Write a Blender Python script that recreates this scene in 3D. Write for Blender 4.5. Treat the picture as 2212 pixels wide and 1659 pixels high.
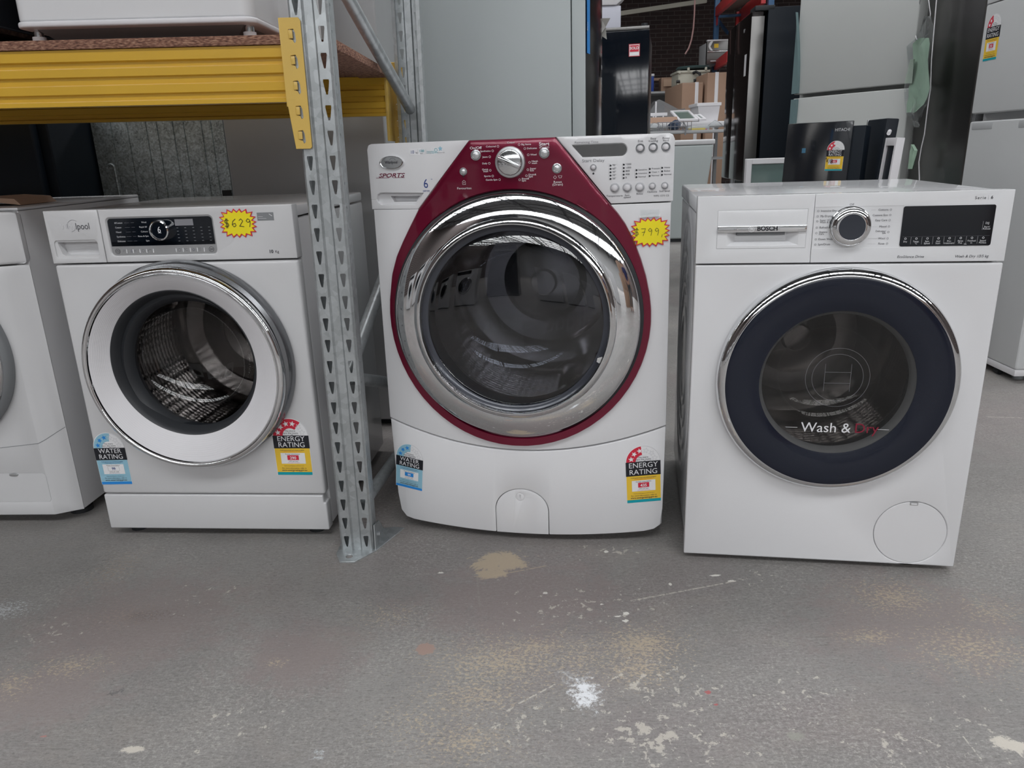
import bpy, bmesh, math, random
from mathutils import Vector, Matrix
import numpy as np
random.seed(7)
S = bpy.context.scene
for o in list(bpy.data.objects): bpy.data.objects.remove(o, do_unlink=True)
COL = S.collection
PI = math.pi

# ------------------------------------------------------------------ camera
CAM_F, CAM_PITCH, CAM_ROLL, CAM_H = 1608.484, 0.302732, -0.033963, 0.94278
W_PX, H_PX = 2212, 1659
def cam_axes():
    c, s = math.cos(CAM_PITCH), math.sin(CAM_PITCH)
    r = Vector((1,0,0)); f = Vector((0,c,-s)); u = Vector((0,s,c))
    cr, sr = math.cos(CAM_ROLL), math.sin(CAM_ROLL)
    return cr*r+sr*u, -sr*r+cr*u, f
AX_R, AX_U, AX_F = cam_axes()
cd = bpy.data.cameras.new('camera'); cam = bpy.data.objects.new('camera', cd); COL.objects.link(cam)
M3 = Matrix((AX_R, AX_U, -AX_F)).transposed()
cam.matrix_world = Matrix.Translation((0,0,CAM_H)) @ M3.to_4x4()
cd.sensor_width = 36; cd.lens = CAM_F/W_PX*36; cd.clip_start = 0.02; cd.clip_end = 200
S.camera = cam
def ray(px, py):
    return (px-W_PX/2)/CAM_F*AX_R + (H_PX/2-py)/CAM_F*AX_U + AX_F
def at(px, py, Y):            # world point on the sight line at distance Y in front of the lens
    d = ray(px, py); return Vector((0,0,CAM_H)) + d*(Y/d.y)
def on_floor(px, py, z=0):
    d = ray(px, py); return Vector((0,0,CAM_H)) + d*((z-CAM_H)/d.z)

# ------------------------------------------------------------------ world, light, exposure
S.view_settings.view_transform = 'Standard'; S.view_settings.look = 'None'
S.view_settings.gamma = 1; S.view_settings.use_curve_mapping = False
S.view_settings.exposure = 0.10
wd = bpy.data.worlds.new('overcast'); S.world = wd; wd.use_nodes = True
wd.node_tree.nodes['Background'].inputs[0].default_value = (0.95,0.97,1.0,1)
wd.node_tree.nodes['Background'].inputs[1].default_value = 1.0
SKYLIGHT = 7.6

# ------------------------------------------------------------------ materials
def nt(name):
    m = bpy.data.materials.new(name); m.use_nodes = True
    return m, m.node_tree, m.node_tree.nodes['Principled BSDF']
def mat(name, col, rough=.4, metal=0, coat=0, spec=.5, bump=0, bscale=200, mottle=0, mscale=8, alpha=1, emit=0):
    m, t, p = nt(name)
    p.inputs['Base Color'].default_value = (*col,1); p.inputs['Roughness'].default_value = rough
    p.inputs['Metallic'].default_value = metal; p.inputs['Coat Weight'].default_value = coat
    p.inputs['Coat Roughness'].default_value = .04
    p.inputs['Specular IOR Level'].default_value = spec
    tc = t.nodes.new('ShaderNodeTexCoord')
    if emit:
        p.inputs['Emission Color'].default_value = (*col,1); p.inputs['Emission Strength'].default_value = emit
    n = t.nodes.new('ShaderNodeTexNoise'); n.inputs['Scale'].default_value = mscale; n.inputs['Detail'].default_value = 6
    t.links.new(tc.outputs['Object'], n.inputs['Vector'])
    mx = t.nodes.new('ShaderNodeMix'); mx.data_type = 'RGBA'
    k = 1-(mottle or .04)
    mx.inputs['A'].default_value = (col[0]*k,col[1]*k,col[2]*k,1); mx.inputs['B'].default_value = (min(1,col[0]*(2-k)),min(1,col[1]*(2-k)),min(1,col[2]*(2-k)),1)
    t.links.new(n.outputs['Fac'], mx.inputs['Factor']); t.links.new(mx.outputs['Result'], p.inputs['Base Color'])
    if bump:
        b = t.nodes.new('ShaderNodeTexNoise'); b.inputs['Scale'].default_value = bscale; b.inputs['Detail'].default_value = 3
        t.links.new(tc.outputs['Object'], b.inputs['Vector'])
        bn = t.nodes.new('ShaderNodeBump'); bn.inputs['Strength'].default_value = bump; bn.inputs['Distance'].default_value = .001
        t.links.new(b.outputs['Fac'], bn.inputs['Height']); t.links.new(bn.outputs['Normal'], p.inputs['Normal'])
    return m
def glassmat(name, tint, ior=1.5, rough=.02, milky=0, mcol=(.5,.5,.5)):
    m = bpy.data.materials.new(name); m.use_nodes = True; t = m.node_tree; t.nodes.clear()
    out = t.nodes.new('ShaderNodeOutputMaterial'); tr = t.nodes.new('ShaderNodeBsdfTransparent'); gl = t.nodes.new('ShaderNodeBsdfGlossy')
    tr.inputs[0].default_value = (*tint,1); gl.inputs[1].default_value = rough
    f0 = ((ior-1)/(ior+1))**2
    lw = t.nodes.new('ShaderNodeLayerWeight'); lw.inputs[0].default_value = .5
    pw = t.nodes.new('ShaderNodeMath'); pw.operation = 'POWER'; pw.inputs[1].default_value = 4
    ma = t.nodes.new('ShaderNodeMath'); ma.operation = 'MULTIPLY_ADD'; ma.inputs[1].default_value = 1-f0; ma.inputs[2].default_value = f0
    t.links.new(lw.outputs['Facing'], pw.inputs[0]); t.links.new(pw.outputs[0], ma.inputs[0])
    mx = t.nodes.new('ShaderNodeMixShader'); t.links.new(ma.outputs[0], mx.inputs[0])
    src = tr
    if milky:
        df = t.nodes.new('ShaderNodeBsdfDiffuse'); df.inputs[0].default_value = (*mcol,1)
        m2 = t.nodes.new('ShaderNodeMixShader'); m2.inputs[0].default_value = milky
        t.links.new(tr.outputs[0], m2.inputs[1]); t.links.new(df.outputs[0], m2.inputs[2]); src = m2
    t.links.new(src.outputs[0], mx.inputs[1]); t.links.new(gl.outputs[0], mx.inputs[2]); t.links.new(mx.outputs[0], out.inputs[0])
    return m
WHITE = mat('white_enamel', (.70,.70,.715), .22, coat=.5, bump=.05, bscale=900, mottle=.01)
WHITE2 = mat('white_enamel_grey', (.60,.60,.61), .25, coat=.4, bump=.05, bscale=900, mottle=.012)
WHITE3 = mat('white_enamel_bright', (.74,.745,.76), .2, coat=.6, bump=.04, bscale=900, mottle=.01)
DARKSIDE = mat('grey_painted_side', (.42,.44,.45), .35, mottle=.03)
CHROME = mat('chrome', (.80,.81,.82), .04, 1, mottle=.01)
CHROME2 = mat('soft_chrome', (.72,.73,.74), .13, 1, mottle=.02)
SILVER = mat('silver_paint', (.55,.56,.57), .3, .8)
MAROON = mat('maroon_gloss', (.165,.0008,.025), .25, .5, coat=.55, mottle=.05, mscale=3)
BLACK = mat('black_gloss', (.003,.005,.009), .08, coat=.2, spec=.35)
BLACKM = mat('black_matte', (.015,.017,.02), .5)
NAVYGLASS = mat('navy_black_glass', (.006,.009,.020), .22, coat=.35, spec=.3)
NAVY = mat('dark_navy_paint', (.004,.008,.014), .5, spec=.3)
GREY = mat('grey_plastic', (.22,.23,.24), .4)
LGREY = mat('light_grey_plastic', (.45,.46,.47), .35)
RUBBER = mat('grey_rubber', (.025,.027,.031), .45)
INK = mat('dark_ink', (.05,.05,.06), .5)
INKG = mat('grey_ink', (.22,.22,.24), .5)
INKL = mat('pale_ink', (.62,.62,.64), .5)
INKW = mat('white_ink', (.75,.75,.77), .5)
INKB = mat('blue_ink', (.02,.05,.22), .5)
INKM = mat('maroon_ink', (.15,.01,.04), .5)
RED = mat('red_ink', (.62,.02,.05), .45)
PAPER = mat('white_paper', (.78,.78,.79), .5)
YEL = mat('label_yellow', (.80,.52,.04), .45)
YELB = mat('bright_yellow', (.88,.74,.01), .45)
TEAL = mat('teal_ink', (.0,.32,.38), .45)
LBLUE = mat('label_blue', (.27,.50,.62), .45)
MBLUE = mat('mid_blue', (.02,.24,.66), .45)
INKK = mat('label_black', (.010,.011,.016), .4)
YSTEEL = mat('yellow_painted_steel', (.62,.37,.035), .28, coat=.4, mottle=.08, mscale=6, bump=.1, bscale=60)
YSTEEL2 = mat('pale_yellow_painted_steel', (.66,.44,.10), .38, coat=.2, mottle=.08, mscale=9, bump=.1, bscale=60)
PLASTICW = mat('white_plastic', (.68,.67,.69), .4)
CARD = mat('cardboard', (.36,.235,.165), .8, mottle=.08)
REDST = mat('red_steel', (.50,.03,.035), .4)
BLUEST = mat('blue_steel', (.03,.09,.19), .45)
STAIN = mat('dark_stainless', (.23,.225,.22), .28, 1, mottle=.05, mscale=2)
STAINB = mat('brushed_stainless', (.47,.475,.48), .42, .45, mottle=.12, mscale=2.5)
PALEF = mat('pale_blue_grey_panel', (.46,.50,.505), .4, mottle=.015, mscale=2)
PALEW = mat('pale_silver_door', (.47,.485,.475), .45, bump=.1, bscale=700, mottle=.02)
HISW = mat('grey_white_door', (.56,.57,.575), .35, bump=.06, bscale=500, mottle=.02)
GASKET = mat('green_grey_trim', (.16,.24,.25), .4)
GREENP = mat('pale_green_paper', (.33,.47,.36), .6, mottle=.1, mscale=30)
PLAS = glassmat('clear_plastic_bag', (.93,.95,.95), 1.35, .12, .06, (.8,.82,.82))
GLASS = glassmat('washer_glass', (.72,.73,.75), 1.5, .01)
GLASSM = glassmat('dark_washer_glass', (.60,.63,.69), 1.8, .012)
GLASSB = glassmat('black_washer_glass', (.62,.61,.60), 1.55, .02)
GSHELF = glassmat('green_shelf_glass', (.55,.68,.62), 1.5, .03, .35, (.42,.52,.48))
STEEL = mat('drum_steel', (.40,.37,.35), .13, 1, mottle=.05)
HAIR = mat('black_hair', (.01,.01,.012), .6)
SKIN = mat('skin', (.45,.25,.18), .5)
NAVYCL = mat('navy_shirt', (.018,.022,.09), .8)
PINKCL = mat('mauve_cloth', (.28,.16,.20), .8)

def perforated():
    m, t, p = nt('perforated_drum_steel')
    p.inputs['Metallic'].default_value = 1; p.inputs['Roughness'].default_value = .22
    tc = t.nodes.new('ShaderNodeTexCoord'); mp = t.nodes.new('ShaderNodeMapping'); mp.inputs['Scale'].default_value = (60,60,60)
    vo = t.nodes.new('ShaderNodeTexVoronoi'); vo.inputs['Scale'].default_value = 1; vo.inputs['Randomness'].default_value = .15
    t.links.new(tc.outputs['Object'], mp.inputs[0]); t.links.new(mp.outputs[0], vo.inputs['Vector'])
    r = t.nodes.new('ShaderNodeValToRGB'); r.color_ramp.elements[0].position = .22; r.color_ramp.elements[1].position = .30
    r.color_ramp.elements[0].color = (.01,.01,.01,1); r.color_ramp.elements[1].color = (.40,.385,.37,1)
    t.links.new(vo.outputs['Distance'], r.inputs[0]); t.links.new(r.outputs[0], p.inputs['Base Color'])
    b = t.nodes.new('ShaderNodeBump'); b.inputs['Distance'].default_value = .004; b.inputs['Strength'].default_value = .6
    t.links.new(vo.outputs['Distance'], b.inputs['Height']); t.links.new(b.outputs[0], p.inputs['Normal'])
    return m
PERF = perforated()
def galv(name, base=(.34,.37,.385), scale=26, contrast=.18, rough=.38, metal=.8):
    m, t, p = nt(name); p.inputs['Metallic'].default_value = metal; p.inputs['Roughness'].default_value = rough
    tc = t.nodes.new('ShaderNodeTexCoord'); v = t.nodes.new('ShaderNodeTexVoronoi'); v.inputs['Scale'].default_value = scale*3
    n = t.nodes.new('ShaderNodeTexNoise'); n.inputs['Scale'].default_value = scale/3; n.inputs['Detail'].default_value = 8; n.inputs['Roughness'].default_value = .7
    t.links.new(tc.outputs['Object'], v.inputs['Vector']); t.links.new(tc.outputs['Object'], n.inputs['Vector'])
    a = t.nodes.new('ShaderNodeMath'); a.operation = 'MULTIPLY_ADD'; a.inputs[1].default_value = .35
    sp = t.nodes.new('ShaderNodeSeparateColor'); t.links.new(v.outputs['Color'], sp.inputs[0])
    t.links.new(sp.outputs[0], a.inputs[0]); t.links.new(n.outputs['Fac'], a.inputs[2])
    r = t.nodes.new('ShaderNodeValToRGB'); r.color_ramp.elements[0].position = .35; r.color_ramp.elements[1].position = .95
    r.color_ramp.elements[0].color = (*[c*(1-contrast) for c in base],1); r.color_ramp.elements[1].color = (*[min(1,c*(1+contrast*1.6)) for c in base],1)
    t.links.new(a.outputs[0], r.inputs[0]); t.links.new(r.outputs[0], p.inputs['Base Color'])
    b = t.nodes.new('ShaderNodeBump'); b.inputs['Strength'].default_value = .15; b.inputs['Distance'].default_value = .002
    t.links.new(n.outputs['Fac'], b.inputs['Height']); t.links.new(b.outputs[0], p.inputs['Normal'])
    return m
GALV = galv('galvanised_steel', (.44,.465,.475), 22, .16, .42, .75)
GALVB = galv('galvanised_back_panel', (.40,.445,.455), 60, .5, .42, .55)
def particle():
    m, t, p = nt('particle_board'); p.inputs['Roughness'].default_value = .9
    tc = t.nodes.new('ShaderNodeTexCoord'); mp = t.nodes.new('ShaderNodeMapping'); mp.inputs['Scale'].default_value = (110,110,420)
    n = t.nodes.new('ShaderNodeTexNoise'); n.inputs['Scale'].default_value = 1; n.inputs['Detail'].default_value = 4
    t.links.new(tc.outputs['Object'], mp.inputs[0]); t.links.new(mp.outputs[0], n.inputs['Vector'])
    r = t.nodes.new('ShaderNodeValToRGB'); e = r.color_ramp.elements
    e[0].position = .3; e[0].color = (.07,.03,.022,1); e[1].position = .72; e[1].color = (.42,.25,.17,1)
    x = e.new(.5); x.color = (.22,.105,.07,1)
    t.links.new(n.outputs['Fac'], r.inputs[0]); t.links.new(r.outputs[0], p.inputs['Base Color'])
    b = t.nodes.new('ShaderNodeBump'); b.inputs['Distance'].default_value = .002; t.links.new(n.outputs['Fac'], b.inputs['Height']); t.links.new(b.outputs[0], p.inputs['Normal'])
    return m
PBOARD = particle()
def brick():
    m, t, p = nt('dark_brick'); p.inputs['Roughness'].default_value = .85
    tc = t.nodes.new('ShaderNodeTexCoord'); mp = t.nodes.new('ShaderNodeMapping'); mp.inputs['Rotation'].default_value = (PI/2,0,0)
    b = t.nodes.new('ShaderNodeTexBrick'); b.inputs['Scale'].default_value = 1
    b.inputs['Brick Width'].default_value = .25; b.inputs['Row Height'].default_value = .082; b.inputs['Mortar Size'].default_value = .006
    b.inputs['Color1'].default_value = (.035,.022,.022,1); b.inputs['Color2'].default_value = (.05,.03,.028,1); b.inputs['Mortar'].default_value = (.11,.095,.09,1)
    t.links.new(tc.outputs['Object'], mp.inputs[0]); t.links.new(mp.outputs[0], b.inputs['Vector']); t.links.new(b.outputs['Color'], p.inputs['Base Color'])
    return m
BRICK = brick()

_gx = np.concatenate([np.linspace(-9,-1.6,30)[:-1], np.arange(-1.6,2.4,.0055), np.linspace(2.4,11,40)])
_gy = np.concatenate([np.linspace(-18,.95,40)[:-1], np.arange(.95,2.15,.0055), np.linspace(2.15,3.6,60)[:-1], np.linspace(3.6,17.2,30)])
FX, FY = np.meshgrid(_gx, _gy); FX = FX.ravel(); FY = FY.ravel(); WEAR = {}
def floor_mat():
    m, t, p = nt('worn_concrete'); L = t.links.new; N = t.nodes.new
    tc = N('ShaderNodeTexCoord')
    def noise(s, d=8, r=.6, dist=0, scale=None):
        n = N('ShaderNodeTexNoise'); n.inputs['Scale'].default_value = s; n.inputs['Detail'].default_value = d; n.inputs['Roughness'].default_value = r; n.inputs['Distortion'].default_value = dist
        if scale:
            mp = N('ShaderNodeMapping'); mp.inputs['Scale'].default_value = scale[0]; mp.inputs['Rotation'].default_value = (0,0,scale[1]); L(tc.outputs['Object'], mp.inputs[0]); L(mp.outputs[0], n.inputs['Vector'])
        else: L(tc.outputs['Object'], n.inputs['Vector'])
        return n.outputs['Fac']
    def ramp(f, a, b, ca=(0,0,0), cb=(1,1,1)):
        r = N('ShaderNodeValToRGB'); r.color_ramp.elements[0].position = a; r.color_ramp.elements[1].position = b
        r.color_ramp.elements[0].color = (*ca,1); r.color_ramp.elements[1].color = (*cb,1); L(f, r.inputs[0]); return r.outputs[0]
    def mix(f, A, B, k=1):
        x = N('ShaderNodeMix'); x.data_type = 'RGBA'
        if k != 1:
            mm = N('ShaderNodeMath'); mm.operation = 'MULTIPLY'; mm.inputs[1].default_value = k; L(f, mm.inputs[0]); f = mm.outputs[0]
        L(f, x.inputs['Factor'])
        for i, v in (('A',A),('B',B)):
            if isinstance(v, tuple): x.inputs[i].default_value = (*v,1)
            else: L(v, x.inputs[i])
        return x.outputs['Result']
    def math_(op, a, b):
        x = N('ShaderNodeMath'); x.operation = op
        for i, v in enumerate((a,b)):
            if isinstance(v, (int,float)): x.inputs[i].default_value = v
            else: L(v, x.inputs[i])
        return x.outputs[0]
    c = ramp(noise(1.7, 10, .62, .5), .36, .66, (.195,.186,.180), (.262,.252,.243))
    c = mix(ramp(noise(.9, 8, .65, .6), .47, .58), c, (.215,.187,.186), .75)
    c = mix(ramp(noise(4.5, 8, .7, .4, ((1,1.6,1), .3)), .52, .70), c, (.275,.245,.222), .5)
    fine = noise(130, 8, .85)
    wear = ramp(noise(3.1, 7, .7, .5), .40, .62)
    c = mix(math_('MULTIPLY', ramp(fine, .50, .60), wear), c, (.43,.41,.385), .85)
    c = mix(ramp(noise(210, 6, .85), .50, .62), c, (.34,.325,.31), .5)
    c = mix(ramp(noise(85, 6, .85, .1, ((1,3,1), .5)), .50, .66), c, (.085,.080,.077), .70)
    c = mix(ramp(noise(16, 9, .85, .2, ((1,11,1), -.25)), .56, .64), c, (.43,.41,.38), .55)
    c = mix(ramp(noise(9, 9, .82, .3, ((1,14,1), .62)), .58, .66), c, (.10,.095,.09), .55)
    c = mix(ramp(noise(26, 6, .8, .2, ((1,10,1), .55)), .60, .72), c, (.40,.38,.36), .4)
    sep = N('ShaderNodeSeparateXYZ'); L(tc.outputs['Object'], sep.inputs[0])
    brk = noise(17, 12, .84, .5); brk2 = noise(75, 8, .85, .2); brk3 = math_('ADD', math_('MULTIPLY', noise(20, 8, .78, .4), .45), math_('MULTIPLY', noise(115, 7, .85, .2, ((1,1.5,1), .3)), .55))
    TAN = (.46,.375,.27); WH = (.56,.52,.46); MAU = (.25,.205,.198)
    flk = noise(52, 6, .68, .3); flt = noise(120, 6, .75, .2, ((1,1.4,1), .3))
    groups = {}
    def local(x, y, ang, sx, sy):
        mp = N('ShaderNodeMapping'); mp.vector_type = 'TEXTURE'; mp.inputs['Location'].default_value = (x, y, 0); mp.inputs['Rotation'].default_value = (0,0,ang); mp.inputs['Scale'].default_value = (sx, sy, 1)
        L(tc.outputs['Object'], mp.inputs[0]); return mp.outputs[0]
    def spot(px, py, rx, ry, col, thr, k=1, src=None, soft=.06):
        """a worn or painted patch; patches of one colour and texture share a single mask"""
        src = src or brk; q = on_floor(px, py); w = .34; off = .055
        if src is brk3 or (col is WH and rx > .07):      # worn patches made of many small flecks
            src = flk if col is WH else flt; rx *= 1.25; ry *= 1.35; thr = (.715 if col is WH else .685)+(thr-.80)*.45; soft = .035; off = 0; w = .22
        key = (col, id(src), w, soft > .1)
        g = groups.setdefault(key, dict(src=src, w=w, thr=thr-off, soft=soft, k=[], d=None))
        g['k'].append(min(1, k*1.1))
        d = np.hypot((FX-q.x)/rx, (FY-q.y)/ry) + (thr-off-g['thr'])/w
        g['d'] = d if g['d'] is None else np.minimum(g['d'], d)
    def flush(c):
        for i, ((col, _, w, _2), g) in enumerate(groups.items()):
            # the patch outlines are stored on the floor mesh as a field: 1 in a patch's middle, 0 at its rim
            WEAR['wear_%d' % i] = np.clip(1.0-g['d'], -1.6, 1.0); at_ = N('ShaderNodeAttribute'); at_.attribute_name = 'wear_%d' % i
            f = math_('ADD', math_('MULTIPLY', at_.outputs['Fac'], w), g['src'])
            c = mix(ramp(f, min(.96,g['thr']), min(.99,g['thr']+g['soft'])), c, col, sum(g['k'])/len(g['k']))
        return c
    for a in [(1120,1290,.34,.22,MAU,.62,.55,brk,.14),(300,1340,.34,.26,MAU,.62,.6,brk,.14),(90,1500,.20,.16,MAU,.62,.5,brk,.14),(1980,1340,.38,.26,MAU,.66,.5,brk,.14),(640,1420,.2,.16,MAU,.64,.5,brk,.14),
              (1380,1395,.15,.085,TAN,.74,.85,brk3,.05),(1400,1385,.07,.03,TAN,.66,.7,brk3),(1080,1430,.26,.14,TAN,.80,.75,brk3,.05),(1150,1400,.17,.07,TAN,.80,.7,brk3),(1085,1212,.10,.065,TAN,.66,.8,brk,.03),(1060,1240,.06,.03,TAN,.68,.7,brk,.03),
              (1930,1290,.17,.12,TAN,.80,.75,brk3),(2100,1400,.24,.16,TAN,.84,.65,brk3),(1880,1375,.10,.04,TAN,.78,.7,brk3),(1030,1500,.22,.12,TAN,.84,.6,brk3),(1000,1600,.18,.10,TAN,.84,.6,brk3),
              (290,1330,.14,.06,(.12,.095,.09),.76,.75,brk3),(270,1330,.16,.10,(.36,.30,.27),.82,.6,brk3),(250,1230,.12,.18,(.30,.245,.20),.84,.6,brk3),(150,1440,.16,.07,TAN,.84,.6,brk3),(20,1480,.12,.10,TAN,.86,.5,brk3),
              (595,1432,.045,.025,TAN,.82,.6,brk3),(1400,1590,.18,.13,WH,.80,.9,brk,.03),(1380,1480,.15,.12,WH,.84,.85,brk3,.04),(1500,1600,.2,.14,WH,.90,.7,brk3),(1950,1610,.18,.09,WH,.90,.8,brk3,.04),(2140,1320,.2,.14,TAN,.88,.6,brk3),
              (10,1318,.10,.06,(.56,.58,.60),.78,.55,brk3,.12),(285,1620,.035,.014,WH,.66,.9,brk,.03),(690,1630,.03,.045,(.55,.57,.60),.80,.7,brk2,.1),(2190,1610,.06,.03,WH,.72,.8,brk,.03),(2060,800,.4,.3,TAN,.88,.5,brk3),
              (918,1403,.016,.018,(.34,.24,.205),.50,.9,brk,.03),(1260,1310,.34,.16,WH,.90,.7,brk3,.04),(1330,1190,.2,.08,WH,.90,.7,brk3,.04),(1690,1390,.04,.02,(.34,.32,.27),.78,.5,brk3),(250,1495,.05,.02,(.11,.105,.11),.78,.7,brk2),(1720,1590,.03,.02,(.3,.3,.26),.72,.6,brk),(1250,1420,.30,.20,TAN,.88,.6,brk3),(1480,1500,.22,.20,WH,.90,.6,brk3),(1150,1560,.25,.14,WH,.92,.6,brk3),(840,1330,.2,.12,TAN,.92,.5,brk3),(1750,1500,.3,.2,WH,.96,.5,brk3),(430,1290,.2,.14,WH,.95,.4,brk3),(120,1360,.2,.12,WH,.94,.45,brk3),(2100,1560,.2,.14,WH,.92,.6,brk3),(1640,1250,.18,.1,WH,.94,.5,brk3),(900,1560,.2,.14,TAN,.92,.5,brk3),(1380,1440,.14,.10,TAN,.80,.8,brk3),(500,1560,.3,.14,WH,.97,.4,brk3)]:
        spot(*a)
    spot(1250, 1470, .075, .045, (.64,.66,.69), .78, .55, brk2, .16)
    spot(1264, 1498, .055, .085, (.78,.80,.83), .73, .8, brk2, .10)
    spot(1222, 1455, .06, .03, (.58,.60,.63), .80, .5, brk2, .16)
    for a in [(1352,1325,.0075,.0055),(1351,1341,.0065,.0045),(1178,1281,.006,.0045),(1300,1305,.004,.003),(952,1237,.008,.003),(1448,1262,.004,.006),(1310,1192,.006,.006),(1545,1243,.014,.004),(1580,1255,.012,.003),(1590,1240,.008,.002),(1253,1325,.003,.002),(1168,1366,.003,.002),(1335,1332,.009,.003),(1224,1297,.003,.002),(1380,1273,.004,.003)]:
        spot(*a, (.70,.68,.63), .50, .95, brk, .04)
    spot(1529, 1495, .009, .006, (.45,.06,.07), .64, .6, brk, .05); spot(1547, 1522, .006, .004, (.45,.06,.07), .64, .6, brk, .05); spot(95, 1590, .010, .005, (.5,.2,.18), .66, .6, brk, .05)
    # thin scratches: straight strips broken by noise
    c = flush(c); lines = {}
    def scratch(p0, p1, w, col):
        a = on_floor(*p0); b = on_floor(*p1); d = b-a
        v = N('ShaderNodeVectorMath'); v.operation = 'ABSOLUTE'; L(local((a.x+b.x)/2, (a.y+b.y)/2, math.atan2(d.y, d.x), d.length/2, w), v.inputs[0])
        q = N('ShaderNodeSeparateXYZ'); L(v.outputs[0], q.inputs[0]); m_ = math_('MAXIMUM', q.outputs[0], q.outputs[1])
        lines[col] = math_('MINIMUM', lines[col], m_) if col in lines else m_
    for a in [((1362,1298),(1590,1255),.0022,WH),((400,1255),(545,1180),.0012,(.28,.26,.235)),((980,1538),(1170,1659),.0022,(.28,.26,.235)),((985,1535),(1095,1470),.0012,(.28,.26,.235)),
              ((1030,1240),(1036,1310),.002,(.28,.26,.235)),((300,1213),(385,1205),.0015,(.28,.26,.235)),((1205,1225),(1310,1175),.001,(.28,.26,.235)),((2080,1180),(2170,1260),.0013,(.28,.26,.235)),
              ((1060,1245),(1180,1222),.0018,TAN),((2130,900),(2212,903),.002,WH),((130,1560),(235,1545),.0012,(.28,.26,.235)),((1120,1520),(1200,1478),.0018,WH),((2080,1590),(2120,1640),.0013,WH)]:
        scratch(*a)
    for col, d_ in lines.items(): c = mix(math_('MULTIPLY', math_('LESS_THAN', d_, 1.0), math_('GREATER_THAN', brk2, .47)), c, col, .7)
    # pale specks everywhere
    v = N('ShaderNodeTexVoronoi'); v.inputs['Scale'].default_value = 30; L(tc.outputs['Object'], v.inputs['Vector'])
    sc = N('ShaderNodeSeparateColor'); L(v.outputs['Color'], sc.inputs[0])
    f = math_('MULTIPLY', math_('LESS_THAN', v.outputs['Distance'], .055), math_('GREATER_THAN', sc.outputs[0], .85))
    c = mix(f, c, (.40,.38,.36), .6)
    L(c, p.inputs['Base Color'])
    rr = ramp(noise(3, 5), .3, .7, (.42,.42,.42), (.62,.62,.62)); L(rr, p.inputs['Roughness'])
    p.inputs['Specular IOR Level'].default_value = .4
    b = N('ShaderNodeBump'); b.inputs['Strength'].default_value = .35; b.inputs['Distance'].default_value = .002; L(fine, b.inputs['Height']); L(b.outputs[0], p.inputs['Normal'])
    return m

# ------------------------------------------------------------------ mesh helpers
def link(name, me, parent=None, smooth=True, angle=32):
    o = bpy.data.objects.new(name, me); COL.objects.link(o); o.parent = parent
    if smooth and len(me.polygons):
        me.polygons.foreach_set('use_smooth', [True]*len(me.polygons))
        me.set_sharp_from_angle(angle=math.radians(angle))
    return o
def from_bm(name, bm, m, parent=None, smooth=True, angle=32):
    me = bpy.data.meshes.new(name); bm.normal_update(); bm.to_mesh(me); bm.free()
    for x in (m if isinstance(m, (list,tuple)) else [m]): me.materials.append(x)
    return link(name, me, parent, smooth, angle)
def pyd(name, v, f, m, parent=None, smooth=True, angle=32):
    bm = bmesh.new(); vs = [bm.verts.new(p) for p in v]
    for q in f:
        try: bm.faces.new([vs[i] for i in q])
        except ValueError: pass
    bmesh.ops.recalc_face_normals(bm, faces=bm.faces)
    return from_bm(name, bm, m, parent, smooth, angle)
def add_box(bm, x0,x1,y0,y1,z0,z1, M=None):
    vs = [bm.verts.new(Vector(p) if M is None else M @ Vector(p)) for p in [(x0,y0,z0),(x1,y0,z0),(x1,y1,z0),(x0,y1,z0),(x0,y0,z1),(x1,y0,z1),(x1,y1,z1),(x0,y1,z1)]]
    for q in [(0,3,2,1),(4,5,6,7),(0,1,5,4),(1,2,6,5),(2,3,7,6),(3,0,4,7)]: bm.faces.new([vs[i] for i in q])
    return vs
def bevel(bm, r, seg=2, ang=30):
    if r <= 0: return
    es = [e for e in bm.edges if len(e.link_faces)==2 and e.calc_face_angle(0) > math.radians(ang)]
    bmesh.ops.bevel(bm, geom=es, offset=r, segments=seg, profile=.6, affect='EDGES', clamp_overlap=True)
def box(name, x0,x1,y0,y1,z0,z1, m, parent=None, r=.003, seg=2):
    bm = bmesh.new(); add_box(bm, x0,x1,y0,y1,z0,z1); bm.normal_update(); bevel(bm, r, seg); return from_bm(name, bm, m, parent)
def boxes(name, L, m, parent=None, r=0):
    bm = bmesh.new()
    for b in L: add_box(bm, *b)
    bm.normal_update(); bevel(bm, r, 1); return from_bm(name, bm, m, parent)
def rrect(x0,x1,z0,z1, r, n=6):
    o = []
    for cx,cz,a in [(x1-r,z1-r,0),(x0+r,z1-r,90),(x0+r,z0+r,180),(x1-r,z0+r,270)]:
        for i in range(n+1):
            t = math.radians(a+90*i/n); o.append((cx+r*math.cos(t), cz+r*math.sin(t)))
    return o
def circle(cx, cz, r, n=48, rz=None): return [(cx+r*math.cos(2*PI*i/n), cz+(rz or r)*math.sin(2*PI*i/n)) for i in range(n)]
def prism_bm(outline, y0, y1, bm=None):
    bm = bm or bmesh.new(); n = len(outline)
    a = [bm.verts.new((x,y0,z)) for x,z in outline]; b = [bm.verts.new((x,y1,z)) for x,z in outline]
    fs = [bm.faces.new(a), bm.faces.new(b[::-1])]
    for i in range(n): fs.append(bm.faces.new((a[i], b[i], b[(i+1)%n], a[(i+1)%n])))
    bmesh.ops.recalc_face_normals(bm, faces=fs); return bm
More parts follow.
